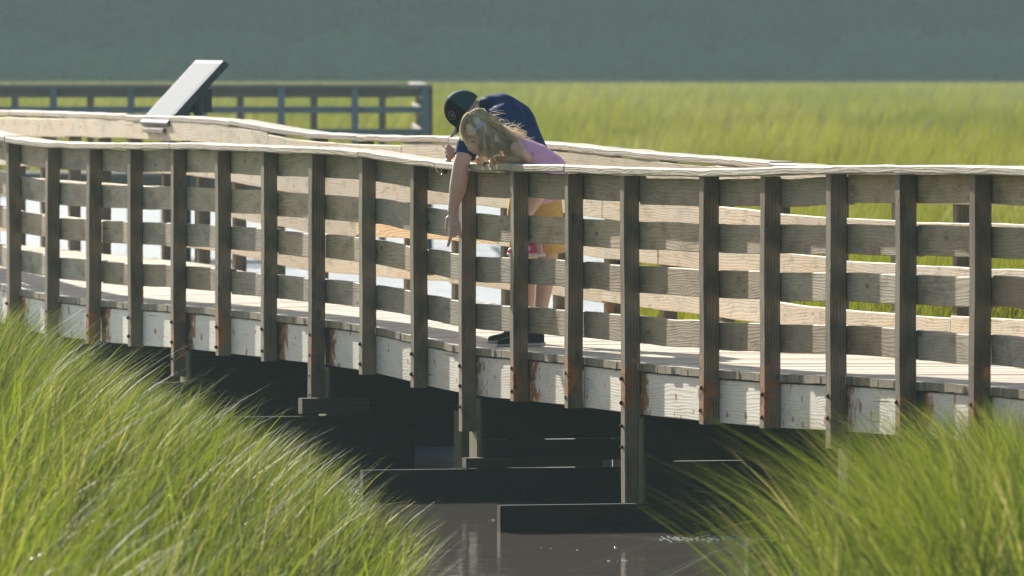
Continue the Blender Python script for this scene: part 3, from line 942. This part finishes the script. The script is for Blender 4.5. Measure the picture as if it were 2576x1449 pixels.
# ------------------------------------------------------------------ people
def ring_capsule(mb, p0, r0, p1, r1, ky=1.0, n=16):
    """tapered capsule; ky stretches the section along the depth axis"""
    p0 = Vector(p0); p1 = Vector(p1)
    d = p1 - p0; L = d.length
    if L < 1e-6: d = Vector((0, 0, 1)); L = 1e-6
    d.normalize()
    yv = Vector((0, 1, 0)); b = yv - d * yv.dot(d)
    if b.length < .1: b = Vector((1, 0, 0)) - d * d.x
    b.normalize(); a = b.cross(d)
    rings = []
    for k in range(5):
        ph = math.pi / 2 * (1 - k / 5)
        c = p0 - d * r0 * math.sin(ph); rr = max(r0 * math.cos(ph), r0 * .05)
        rings.append([c + a * rr * math.cos(2 * math.pi * j / n) + b * rr * ky * math.sin(2 * math.pi * j / n) for j in range(n)])
    for k in range(5):
        f = k / 4; c = p0.lerp(p1, f); rr = r0 + (r1 - r0) * f
        rings.append([c + a * rr * math.cos(2 * math.pi * j / n) + b * rr * ky * math.sin(2 * math.pi * j / n) for j in range(n)])
    for k in range(1, 6):
        ph = math.pi / 2 * k / 5
        c = p1 + d * r1 * math.sin(ph); rr = max(r1 * math.cos(ph), r1 * .05)
        rings.append([c + a * rr * math.cos(2 * math.pi * j / n) + b * rr * ky * math.sin(2 * math.pi * j / n) for j in range(n)])
    mb.prism(rings)

def flesh(name, chains, mat, parent, ploc, voxel=.006, smooth=4, extra=None):
    """chains: lists of (u, v, D, radius[, ky]); fused into one continuous skin"""
    mb = MB()
    for ch in chains:
        for a, b in zip(ch[:-1], ch[1:]):
            ring_capsule(mb, W(*a[:3]), a[3], W(*b[:3]), b[3], a[4] if len(a) > 4 else 1.0)
    if extra: extra(mb)
    o = mb.build(name, mat)
    m = o.modifiers.new('r', 'REMESH'); m.mode = 'VOXEL'; m.voxel_size = voxel; m.use_smooth_shade = True
    if smooth:
        s = o.modifiers.new('s', 'SMOOTH'); s.iterations = smooth; s.factor = .5
    dg = bpy.context.evaluated_depsgraph_get()
    me = bpy.data.meshes.new_from_object(o.evaluated_get(dg))
    old = o.data; o.modifiers.clear(); o.data = me; me.name = name
    bpy.data.meshes.remove(old)
    me.polygons.foreach_set('use_smooth', np.ones(len(me.polygons), dtype=bool))
    o.parent = parent
    o.matrix_parent_inverse = Matrix.Translation(-ploc)
    return o

def deckz(x, y):
    best = min(np.linspace(A(6), A(15), 600), key=lambda a_: abs((Vector((x, y)) - FRONT.at(a_)[0].xy).dot(Vector((cr(TX, a_), cr(TY, a_))))))
    f, n = FRONT.at(best); g, _ = BACK.at(best)
    w = min(max((Vector((x, y)) - f.xy).dot(-n.xy) / WD, 0), 1)
    return f.z * (1 - w) + g.z * w - RAIL_H

# --- the man
DM = 58.3
mloc = Vector(((1310 - CX) * DM / F, DM, deckz((1310 - CX) * DM / F, DM)))
man = empty('person', mloc)
tag(man, 'man in dark cap and navy polo bent over the railing pointing down at the water', 'person')
body = [
    [(1172, 278, 58.15, .092), (1182, 300, 58.15, .080)],                       # skull, jaw
    [(1184, 312, 58.15, .062), (1178, 330, 58.15, .040)],
    [(1190, 278, 58.15, .066), (1240, 285, 58.2, .070)],                         # neck
    [(1250, 298, 58.25, .11, 1.4), (1300, 340, 58.3, .12, 1.4), (1348, 430, 58.35, .12, 1.3)],   # trunk
    [(1252, 292, 58.06, .065), (1200, 350, 57.9, .055), (1168, 388, 57.80, .051), (1160, 412, 57.78, .049), (1155, 452, 57.76, .053), (1151, 475, 57.75, .051), (1145, 502, 57.74, .040), (1137, 534, 57.73, .027)],   # near arm
    [(1245, 300, 58.45, .06), (1240, 400, 58.75, .045), (1165, 390, 58.62, .034), (1146, 386, 58.6, .027)],   # far arm
    [(1350, 440, 58.22, .105), (1376, 560, 58.2, .085), (1378, 655, 58.2, .060), (1372, 700, 58.2, .058), (1362, 770, 58.2, .043), (1354, 835, 58.2, .036), (1350, 855, 58.2, .036)],
    [(1345, 440, 58.5, .105), (1325, 560, 58.6, .080), (1338, 655, 58.7, .056), (1341, 700, 58.7, .050), (1335, 770, 58.72, .040), (1328, 830, 58.75, .034), (1322, 850, 58.75, .034)],
    # pointing hand: palm, index, thumb, three curled fingers
    [(1141, 540, 57.73, .028), (1141, 560, 57.72, .032), (1139, 575, 57.71, .030)],
    [(1130, 552, 57.74, .024), (1127, 574, 57.74, .020)],
    [(1136, 576, 57.69, .0145), (1134, 593, 57.685, .0125), (1131, 606, 57.685, .0112), (1127, 618, 57.685, .0092)],
    [(1149, 556, 57.70, .016), (1155, 573, 57.69, .0125), (1158, 588, 57.685, .0105), (1160, 599, 57.685, .008)],
    [(1139, 580, 57.72, .0125), (1142, 593, 57.71, .011), (1147, 590, 57.68, .010), (1147, 580, 57.67, .009)],
    [(1132, 579, 57.75, .012), (1137, 591, 57.74, .011), (1143, 588, 57.71, .0095), (1144, 579, 57.70, .009)],
    [(1125, 575, 57.77, .011), (1129, 585, 57.77, .010), (1136, 584, 57.74, .009), (1138, 576, 57.73, .008)],
    # far hand holding the sunglasses: palm and four bent fingers, thumb
    [(1144, 386, 58.58, .028), (1134, 382, 58.56, .030), (1131, 392, 58.56, .026)],
    [(1133, 372, 58.55, .011), (1124, 371, 58.54, .010), (1121, 380, 58.53, .009), (1125, 386, 58.52, .008)],
    [(1132, 378, 58.52, .011), (1123, 381, 58.51, .010), (1122, 390, 58.51, .009), (1126, 394, 58.51, .008)],
    [(1131, 386, 58.50, .011), (1124, 391, 58.49, .010), (1124, 399, 58.49, .009), (1129, 401, 58.50, .008)],
    [(1132, 394, 58.49, .010), (1127, 400, 58.48, .009), (1128, 407, 58.48, .008), (1133, 407, 58.49, .007)],
    [(1136, 374, 58.60, .012), (1128, 366, 58.60, .010), (1121, 368, 58.59, .008)],
]
def ears(mb):
    mb.ball(W(1199, 271, 58.055), .018, .008, .026, 10, 8)
bo = flesh('body', body, M['skin'], man, mloc, .0052, 3, ears)
shirt = [
    [(1232, 275, 58.2, .088, 1.1), (1262, 288, 58.22, .130, 1.35), (1288, 312, 58.27, .146, 1.3), (1315, 365, 58.32, .132, 1.3), (1342, 425, 58.35, .134, 1.25), (1350, 448, 58.35, .14, 1.25)],
    [(1275, 300, 58.14, .115), (1240, 312, 58.0, .092), (1210, 335, 57.92, .078), (1190, 352, 57.86, .071), (1178, 364, 57.83, .066)],
    [(1250, 295, 58.45, .09), (1242, 360, 58.65, .065)],
]
so = flesh('shirt', shirt, M['shirt'], man, mloc, .008, 16)
m = MB(); m.tube([W(1182, 352, 57.85), W(1177, 366, 57.83), W(1172, 382, 57.82), W(1169, 393, 57.81)], [.062, .069, .067, .067], 24)
reloc(m.build('sleeve', M['shirt'], man, smooth=False), mloc)
# the collar stands up behind the neck
m = MB()
ca = W(1222, 262, 58.2); cb = W(1230, 266, 58.2)
ax = (W(1240, 285, 58.2) - W(1190, 278, 58.15)).normalized()
e1 = Vector((0, 1, 0)); e2 = ax.cross(e1).normalized()
rings = []
for k in range(21):
    th_ = 2 * math.pi * k / 20
    dirv = e1 * math.cos(th_) * 1.02 + e2 * math.sin(th_)
    c = W(1222, 281, 58.18)
    hgt_ = -.040 + .01 * math.sin(th_ * 2)
    rings.append([c + dirv * .083 + ax * hgt_, c + dirv * .096 + ax * .035, c + dirv * .091 + ax * .035, c + dirv * .078 + ax * hgt_])
m.prism(rings, closed=False)
co = m.build('collar', M['navy'], so, smooth=True); co.matrix_parent_inverse = Matrix.Translation(-mloc) @ Matrix.Identity(4)
co.matrix_parent_inverse = Matrix.Identity(4)
shorts = [
    [(1347, 415, 58.35, .125, 1.3), (1348, 450, 58.35, .150, 1.2)],
    [(1352, 445, 58.24, .130), (1372, 545, 58.2, .112), (1375, 585, 58.2, .098)],
    [(1343, 445, 58.46, .130), (1318, 535, 58.6, .106), (1321, 585, 58.64, .092)],
]
flesh('shorts', shorts, M['khaki'], man, mloc, .008, 5)
for (a_, b_) in (((1374, 570, 58.2), (1378, 638, 58.2)), ((1321, 575, 58.63), (1325, 645, 58.66))):
    m = MB(); m.tube([W(*a_), W(*b_)], [.102, .106], 24); reloc(m.build('shorts_leg', M['khaki'], man, smooth=False), mloc)

def shoe(name, toe, heel, upper, sole, parent, ploc, wdt, hgt, ankle_h=None, lift=0.0, acc=None):
    """a low shoe lofted from toe to heel; toe and heel are points on the ground under it"""
    toe = Vector(toe); heel = Vector(heel); d = (heel - toe); L = d.length; d.normalize()
    side = Vector((0, 0, 1)).cross(d).normalized(); Z = Vector((0, 0, 1))
    def loft(prof, mat, nm, par, z0f):
        rings = []
        for (f, w, zb, zt) in prof:
            c = toe + d * (L * f); ring = []
            for k in range(14):
                a_ = 2 * math.pi * k / 14
                yy = math.cos(a_); zz = math.sin(a_)
                yy = math.copysign(abs(yy) ** .7, yy); zz = math.copysign(abs(zz) ** .8, zz)
                ring.append(c + side * (w * wdt * yy) + Z * ((zb + zt) / 2 + (zt - zb) / 2 * zz) * hgt)
            rings.append(ring)
        mm = MB(); mm.prism(rings); ob = mm.build(nm, mat, par, smooth=True); return ob
    us = loft([(0, .15, .18, .34), (.03, .55, .12, .50), (.10, .85, .10, .60), (.25, 1.0, .10, .70), (.42, .95, .10, .86), (.58, .85, .10, 1.0), (.75, .80, .10, 1.02), (.90, .78, .10, 1.05), (.98, .68, .12, 1.02), (1.0, .3, .2, .9)], upper, name, parent, 0)
    us.matrix_parent_inverse = Matrix.Translation(-ploc)
    so_ = loft([(-.015, .2, .06, .18), (.01, .62, .0, .22), (.10, .93, 0, .26), (.25, 1.08, 0, .27), (.5, .95, 0, .28), (.75, .92, 0, .31), (.95, .88, 0, .33), (1.02, .6, .02, .31)], sole, 'sole', us, 0)
    so_.matrix_parent_inverse = Matrix.Identity(4)
    if acc:
        mm = MB()
        for k in range(5):
            f = .36 + .06 * k; c = toe + d * (L * f) + Z * hgt * (.80 + .055 * k)
            mm.tube([c - side * wdt * .5, c + Z * .006, c + side * wdt * .5], .004, 6)
        lo_ = mm.build('laces', acc, us, smooth=True)
    return us
def gp(u, D): 
    x = (u - CX) * D / F; return Vector((x, D, deckz(x, D) + .002))
shoe('shoe', gp(1250, 58.12), gp(1368, 58.20), M['blackshoe'], M['sole'], man, mloc, .046, .085, acc=M['black'])
shoe('shoe', gp(1228, 58.72), gp(1345, 58.80), M['blackshoe'], M['sole'], man, mloc, .046, .080, acc=M['black'])

# the man's cap: black front panels, teal back panels
hc = W(1166, 275, 58.14)
Uh = Vector((-.82, 0, .57)).normalized(); Fh = Vector((-.57, 0, -.82)).normalized(); Sh = Vector((0, 1, 0))
RM = Matrix((( Fh.x, Sh.x, Uh.x), (Fh.y, Sh.y, Uh.y), (Fh.z, Sh.z, Uh.z)))
def hatpt(th_, ph, r=1.0):
    q = Vector((.114 * math.cos(ph) * math.cos(th_), .092 * math.cos(ph) * math.sin(th_), .118 * math.sin(ph))) * r
    return hc + RM @ q
rings = []
hv = []; hf = []; hm = []
NT_, NP = 32, 12
for j in range(NP + 1):
    ph = -.22 + (math.pi / 2 - .005 + .22) * j / NP
    for k in range(NT_):
        hv.append(hatpt(2 * math.pi * k / NT_, ph))
for j in range(NP):
    for k in range(NT_):
        k2 = (k + 1) % NT_
        f_ = [j * NT_ + k, j * NT_ + k2, (j + 1) * NT_ + k2, (j + 1) * NT_ + k]
        cth = 2 * math.pi * (k + .5) / NT_
        hf.append(f_); hm.append(1 if math.cos(cth) > .0 else 0)
hat = mesh_obj('baseball_cap', hv, hf, [M['teal'], M['black']], man, smooth=True)
for pgn, mi in zip(hat.data.polygons, hm): pgn.material_index = mi
md = hat.modifiers.new('t', 'SOLIDIFY'); md.thickness = .004
hat.matrix_parent_inverse = Matrix.Translation(-mloc)
# brim
bv = []; bf = []
nb, nl = 17, 7
for j in range(nl):
    f_ = j / (nl - 1)
    for k in range(nb):
        a_ = (k / (nb - 1) - .5) * 2 * 1.15
        base_ = Vector((.110 * math.cos(a_), .092 * math.sin(a_), -.018))
        ext = .078 * math.cos(a_ * .75) * f_
        q = base_ + Vector((ext, 0, 0))
        q.z -= .030 * (math.sin(a_) ** 2) * f_ * 1.2 + .012 * f_
        bv.append(hc + RM @ q)
for j in range(nl - 1):
    for k in range(nb - 1):
        bf.append([j * nb + k, j * nb + k + 1, (j + 1) * nb + k + 1, (j + 1) * nb + k])
brim = mesh_obj('brim', bv, bf, M['black'], hat, smooth=True)
md = brim.modifiers.new('t', 'SOLIDIFY'); md.thickness = .005
# emblem ring on the front panel, and short pale bars on the brim edge
ec = W(1136, 291, 58.06)
dv = (ec - hc); 
nrm_e = dv.normalized()
e1 = nrm_e.cross(Vector((0, 1, 0))).normalized(); e2 = nrm_e.cross(e1).normalized()
loc_e = hc + nrm_e * .109
m = MB(); pts = []
for k in range(25):
    a_ = 2 * math.pi * k / 24
    q = loc_e + (e1 * math.cos(a_) + e2 * math.sin(a_)) * .026
    q = hc + (q - hc).normalized() * .113
    pts.append(q)
m.tube(pts, .0030, 6); m.build('emblem_ring', M['grey'], hat, smooth=True)
m = MB(); q = hc + nrm_e * .108; m.ball(q, .013, .006, .011, 10, 6, Matrix((e1, nrm_e, e2)).transposed()); m.build('emblem_mark', M['grey'], hat, smooth=True)
for k in range(5):
    q = hc + RM @ Vector((.125 + .010 * k, -.060, -.030 - .004 * k))
    m = MB(); m.box(q, RM @ Vector((.0022, 0, 0)), RM @ Vector((0, .003, 0)), RM @ Vector((0, 0, .011)), .0005)
    m.build('brim_bar', M['white'], hat)
m = MB(); m.ball(hc + RM @ Vector((0, 0, .119)), .008, .008, .005, 8, 5, RM); m.build('button', M['teal'], hat, smooth=True)

# sunglasses in the man's far hand
def glasses(name, label, lensc, lr, pairs, wires, tilt, group=None):
    g = empty(name, lensc[0])
    tag(g, label, 'sunglasses')
    for c in lensc:
        m = MB(); rr = []
        e1_, e2_ = tilt
        nn_ = e1_.cross(e2_).normalized()
        pts = [c + e1_ * math.cos(2 * math.pi * k / 20) * lr * 1.12 + e2_ * math.sin(2 * math.pi * k / 20) * lr for k in range(20)]
        m.prism([[p - nn_ * .0012 for p in pts], [p + nn_ * .0012 for p in pts]])
        reloc(m.build('lens', M['lens'], g), lensc[0])
        m = MB(); m.tube(pts + [pts[0]], .003, 6); reloc(m.build('rim', M['metal'], g, smooth=True), lensc[0])
    for wpts in wires:
        m = MB(); m.tube(wpts, .003, 6); reloc(m.build('temple', M['metal'], g, smooth=True), lensc[0])
    return g
glasses('sunglasses', 'thin gold sunglasses with dark lenses dangling from the hand of the man', [W(1119, 429, 58.48), W(1127, 408, 58.56)], .021, None,
        [[W(1112, 363, 58.5), W(1119, 372, 58.5), W(1128, 392, 58.47)],
         [W(1110, 443, 58.5), W(1097, 425, 58.45), W(1091, 413, 58.45), W(1094, 409, 58.45)],
         [W(1114, 441, 58.49), W(1108, 443, 58.48), W(1112, 436, 58.47)],
         [W(1114, 420, 58.48), W(1119, 408, 58.47), W(1123, 403, 58.46)]],
        (Vector((.75, .55, .35)).normalized(), Vector((-.30, -.2, .93)).normalized()))

# --- the girl
DG = 57.25
gz = deckz((1330 - CX) * DG / F, DG)
gloc = Vector(((1330 - CX) * DG / F, DG, gz))
girl = empty('person', gloc)
tag(girl, 'blonde girl in pink leaning over the railing with pink sneakers on a rail board', 'person')
gbody = [
    [(1206, 324, 57.22, .084), (1196, 344, 57.22, .076)],                         # skull
    [(1194, 350, 57.22, .060, 1.05), (1205, 372, 57.22, .034, 1.1)],               # face to chin
    [(1179, 348, 57.22, .034, 1.3), (1183, 360, 57.22, .030, 1.2)],                # brow
    [(1184, 364, 57.22, .012), (1180, 375, 57.22, .0095), (1184, 378, 57.22, .008)],   # nose
    [(1191, 380, 57.22, .013, 1.3), (1195, 383, 57.22, .011, 1.3)],                # lips
    [(1202, 382, 57.22, .016, 1.2), (1208, 378, 57.22, .018)],                     # chin
    [(1192, 366, 57.18, .030), (1196, 372, 57.18, .028)],                          # near cheek
    [(1225, 345, 57.24, .042), (1290, 368, 57.25, .045)],                         # neck
    [(1298, 378, 57.25, .068, 1.4), (1335, 398, 57.25, .075, 1.3), (1380, 440, 57.25, .088, 1.2)],    # trunk
    [(1300, 372, 57.10, .040), (1313, 386, 57.08, .034), (1326, 397, 57.10, .030), (1298, 400, 57.16, .028), (1258, 398, 57.25, .022), (1248, 399, 57.27, .021)],   # near arm
    [(1298, 378, 57.42, .040), (1290, 402, 57.55, .030), (1240, 402, 57.62, .026), (1225, 402, 57.6, .021)],   # far arm
    [(1366, 450, 57.17, .080), (1314, 540, 57.14, .052), (1335, 580, 57.14, .042), (1352, 605, 57.15, .032), (1357, 632, 57.15, .028)],   # near leg
    [(1366, 450, 57.34, .080), (1312, 540, 57.40, .052), (1332, 580, 57.40, .042), (1340, 610, 57.40, .032), (1343, 634, 57.40, .028)],
    # near hand hanging over the edge of the cap board
    [(1248, 399, 57.27, .021), (1240, 404, 57.26, .020), (1238, 410, 57.26, .018)],
    [(1242, 408, 57.24, .0075), (1244, 416, 57.235, .0065), (1246, 425, 57.235, .0055)],
    [(1238, 411, 57.25, .0075), (1240, 420, 57.245, .0065), (1242, 428, 57.245, .0055)],
    [(1235, 410, 57.27, .0075), (1236, 419, 57.265, .0065), (1237, 426, 57.265, .0055)],
    [(1232, 408, 57.29, .007), (1232, 415, 57.285, .006), (1233, 421, 57.285, .005)],
    [(1246, 402, 57.22, .0085), (1250, 410, 57.21, .0070), (1251, 417, 57.21, .0055)],
    # far hand under the chin, holding glasses
    [(1226, 402, 57.6, .022), (1214, 402, 57.55, .022), (1208, 405, 57.52, .020)],
    [(1212, 396, 57.50, .0075), (1203, 393, 57.48, .0065), (1199, 399, 57.46, .0055)],
    [(1208, 401, 57.48, .0075), (1200, 402, 57.46, .0065), (1199, 409, 57.45, .0055)],
    [(1208, 407, 57.47, .0075), (1202, 410, 57.45, .0065), (1203, 416, 57.45, .0055)],
    [(1212, 411, 57.47, .007), (1208, 416, 57.46, .006), (1211, 419, 57.46, .005)],
    [(1218, 395, 57.52, .0085), (1213, 388, 57.50, .007), (1207, 387, 57.48, .006)],
]
flesh('body', gbody, M['gskin'], girl, gloc, .0045, 3)
def gpart(mb, name, mat, smooth=True): return reloc(mb.build(name, mat, girl, smooth=smooth), gloc)
m = MB(); m.tube([W(1187, 355, 57.135), W(1191, 357.5, 57.128), W(1196, 356, 57.13)], .0028, 6); gpart(m, 'eyelash', plain('brown_lash', (.05, .03, .02), .7))
m = MB(); m.tube([W(1181, 346, 57.14), W(1187, 344, 57.13), W(1195, 346, 57.13)], .0026, 6); gpart(m, 'eyebrow', plain('fair_brow', (.25, .16, .08), .7))
m = MB(); m.tube([W(1189, 382, 57.18), W(1195, 379, 57.17), W(1199, 378, 57.17)], .0032, 6); gpart(m, 'lips', plain('rosy_lip', (.35, .09, .08), .5))
dress = [
    [(1302, 372, 57.25, .072, 1.35), (1325, 388, 57.25, .090, 1.35), (1350, 402, 57.25, .100, 1.3), (1382, 432, 57.25, .112, 1.2), (1382, 452, 57.25, .112, 1.2)],
    [(1380, 452, 57.25, .112, 1.2), (1345, 490, 57.25, .072, 1.6)],
    [(1380, 452, 57.25, .112, 1.2), (1396, 474, 57.25, .070, 1.6)],
    [(1348, 494, 57.25, .060, 1.8), (1396, 484, 57.25, .052, 1.8)],
]
flesh('dress', dress, M['pink'], girl, gloc, .0065, 5)
bz = (cr(zF, A(11)) - ROWS[2][0])
for (D0, ut, uh) in ((57.14, 1283, 1370), (57.40, 1277, 1357)):
    zt_ = bz + .003
    pt0 = Vector(((ut - CX) * D0 / F, D0, zt_)); ph0 = Vector(((uh - CX) * D0 / F, D0 + .02, zt_))
    s_ = shoe('sneaker', pt0, ph0, M['pinkshoe'], M['white'], girl, gloc, .032, .085)
    for f_ in (.52,):
        m = MB(); c = pt0.lerp(ph0, f_) + Vector((0, -.002, .040 + .02 * f_))
        m.box(c + Vector((0, -.028, 0)), Vector((.012, 0, .006)), Vector((0, .003, 0)), Vector((-.004, 0, .012)), .001)
        so2 = m.build('white_stripe', M['white'], s_)

# hair: a soft shell and many loose wavy strands
def hairstrands():
    V = []; Fc = []; tint = []
    rr = random.Random(5)
    c0 = W(1204, 324, 57.22)
    def strand(pts, r0, tn):
        n = len(pts); b = len(V)
        for i, p in enumerate(pts):
            t = (pts[min(i + 1, n - 1)] - pts[max(i - 1, 0)]).normalized()
            a = t.cross(Vector((0, 1, 0)));
            if a.length < .05: a = Vector((1, 0, 0))
            a.normalize(); bb = t.cross(a)
            r_ = r0 * (1 - .75 * (i / (n - 1)) ** 1.5)
            for k in range(3):
                an = 2.094 * k
                V.append(p + (a * math.cos(an) + bb * math.sin(an)) * r_)
                tint.append(tn)
        for i in range(n - 1):
            for k in range(3):
                k2 = (k + 1) % 3
                Fc.append([b + i * 3 + k, b + i * 3 + k2, b + (i + 1) * 3 + k2, b + (i + 1) * 3 + k])
    def bez(p0, p1, p2, p3, n=14):
        return [(p0 * (1 - t) ** 3 + p1 * 3 * t * (1 - t) ** 2 + p2 * 3 * t * t * (1 - t) + p3 * t ** 3) for t in [i / n for i in range(n + 1)]]
    # crown point of the parting
    for lock in range(95):
        side = rr.uniform(-1, 1); f = rr.random()
        ur = 1178 + 34 * f; vr = 292 - 16 * math.sin(f * 2.0)
        fl = rr.random(); u1 = 1212 + 34 * fl; v1 = 290 + 26 * (1 - fl) * rr.random()
        g = rr.random() ** .8
        if g < .33:
            ue = rr.uniform(1212, 1250); ve = rr.uniform(372, 405); u2, v2 = rr.uniform(1214, 1240), rr.uniform(336, 366)
        elif g < .72:
            ue = rr.uniform(1240, 1300); ve = rr.uniform(362, 392); u2, v2 = rr.uniform(1240, 1270), rr.uniform(322, 352)
        else:
            ue = rr.uniform(1280, 1316); ve = rr.uniform(342, 384); u2, v2 = rr.uniform(1255, 1280), rr.uniform(308, 338)
        am = rr.uniform(.006, .020); fr = rr.uniform(7, 13); ph = rr.uniform(0, 6.3); lt = rr.gauss(.5, .3)
        for s in range(17):
            j = lambda a_: rr.uniform(-a_, a_)
            sd = side + j(.08)
            p0 = W(ur + j(5), vr + j(4), 57.22 + sd * .024)
            p1 = W(u1 + j(4), v1 + 6 * abs(side) + j(4), 57.22 + sd * .112)
            p2 = W(u2 + j(5), v2 + j(4), 57.22 + sd * .10 + j(.01))
            p3 = W(ue + j(7), ve + j(7), 57.22 + sd * .085 - .012 + j(.015))
            pts = bez(p0, p1, p2, p3, 16)
            for i in range(len(pts)):
                t = i / (len(pts) - 1); w_ = am * t ** 1.2
                pts[i] = pts[i] + Vector((math.sin(fr * t + ph) * w_, math.cos(fr * t * .8 + ph) * w_ * .6, math.cos(fr * t + ph) * w_))
            strand(pts, rr.uniform(.0018, .0034), min(1, max(0, lt + rr.gauss(0, .12))))
    # fringe swept down over the forehead
    for s in range(420):
        side = rr.uniform(-1, 1)
        p0 = W(1180 + rr.uniform(-6, 18), 288 + rr.uniform(-6, 8), 57.22 + side * .03)
        p1 = W(1158 + rr.uniform(-3, 8), 296 + rr.uniform(-6, 8), 57.22 + side * .075)
        p2 = W(1150 + rr.uniform(-2, 8), 325 + rr.uniform(-8, 8), 57.22 + side * .095)
        p3 = W(1165 + rr.uniform(-5, 14), 349 + rr.uniform(-9, 6), 57.22 + side * .080)
        strand(bez(p0, p1, p2, p3, 10), rr.uniform(.0015, .0028), min(1, max(0, rr.gauss(.62, .22))))
    # side locks from fringe back over the ear
    for s in range(360):
        side = rr.uniform(-1, -.2) if s % 3 else rr.uniform(.2, 1)
        p0 = W(1176 + rr.uniform(-6, 22), 292 + rr.uniform(-8, 8), 57.22 + side * .05)
        p1 = W(1190 + rr.uniform(-6, 8), 318 + rr.uniform(-8, 8), 57.22 + side * .105)
        p2 = W(1214 + rr.uniform(-4, 10), 345 + rr.uniform(-8, 8), 57.22 + side * .10)
        p3 = W(1228 + rr.uniform(-6, 40), 380 + rr.uniform(-12, 22), 57.22 + side * .085)
        pts = bez(p0, p1, p2, p3, 12)
        strand(pts, rr.uniform(.0016, .0030), min(1, max(0, rr.gauss(.5, .25))))
    # flyaway curls along the back of the head
    for s in range(70):
        f = rr.random(); ub = 1228 + 82 * f; vb = 278 + 66 * f
        p0 = W(ub, vb + 14, 57.22 + rr.uniform(-.06, .06)); q = [p0]
        an = rr.uniform(-.3, .9); st = rr.uniform(.008, .014)
        for i in range(8):
            q.append(q[-1] + Vector((math.cos(an), rr.uniform(-.3, .3), math.sin(an))) * st)
            an += rr.uniform(-.7, .35)
        strand(q, .0011, 1.0)
    return mesh_obj('hair', V, Fc, M['hair'], girl, smooth=True, attrs={'tint': tint})
ho = hairstrands()
ho.matrix_parent_inverse = Matrix.Translation(-gloc)
# under-layer of the hair so that no skull shows
hs = flesh('hair_underlayer', [
    [(1206, 320, 57.22, .090, .98), (1198, 325, 57.22, .085, .98)],
    [(1215, 325, 57.22, .084), (1250, 346, 57.22, .058, 1.2), (1285, 366, 57.22, .030, 1.3)],
], plain('dark_blonde_hair', (0.82, 0.66, 0.42), .6, .3, .2, 70.0), ho, Vector((0, 0, 0)), .007, 3)
hs.matrix_parent_inverse = Matrix.Identity(4)
# ribbon bow clip
bc = W(1201, 321, 57.095)
m = MB()
for sg in (1, -1):
    d_ = Vector((.62, 0, .60)).normalized() * sg; e_ = Vector((-.6, 0, .62)).normalized()
    s1 = .040 if sg > 0 else .026
    a0 = bc + d_ * .003; tri = [a0 + e_ * .004, a0 - e_ * .004, a0 + d_ * s1 - e_ * s1 * .45, a0 + d_ * s1 * .92, a0 + d_ * s1 + e_ * s1 * .5]
    m.prism([[p + Vector((0, -.004, 0)) for p in tri], [p + Vector((0, .004, 0)) for p in tri]])
m.ball(bc, .007, .007, .007, 8, 6)
gpart(m, 'hair_bow', M['bow'], False)

glasses('sunglasses', 'small round dark sunglasses held in the hands of the girl under her chin', [W(1211, 389, 57.40), W(1224, 412, 57.44)], .020, None,
        [[W(1203, 385, 57.42), W(1202, 398, 57.45), W(1207, 410, 57.47)], [W(1230, 404, 57.4), W(1240, 414, 57.36), W(1247, 424, 57.34)]],
        (Vector((.9, .3, .2)).normalized(), Vector((-.2, -.1, .97)).normalized()))

# ------------------------------------------------------------------ haze
hzv = [(-260, -5, -1.6), (260, -5, -1.6), (260, 640, -1.6), (-260, 640, -1.6), (-260, -5, 26), (260, -5, 26), (260, 640, 26), (-260, 640, 26)]
t = NT('haze_air')
pv = t.n('ShaderNodeVolumePrincipled')
pv.inputs['Color'].default_value = (0.64, 0.90, 0.90, 1)
pv.inputs['Density'].default_value = 0.00050
pv.inputs['Anisotropy'].default_value = 0.0
t.l(pv.outputs[0], t.out.inputs['Volume'])
hz = mesh_obj('haze', hzv, [[0, 3, 2, 1], [4, 5, 6, 7], [0, 1, 5, 4], [1, 2, 6, 5], [2, 3, 7, 6], [3, 0, 4, 7]], t.m)
tag(hz, kind='stuff')
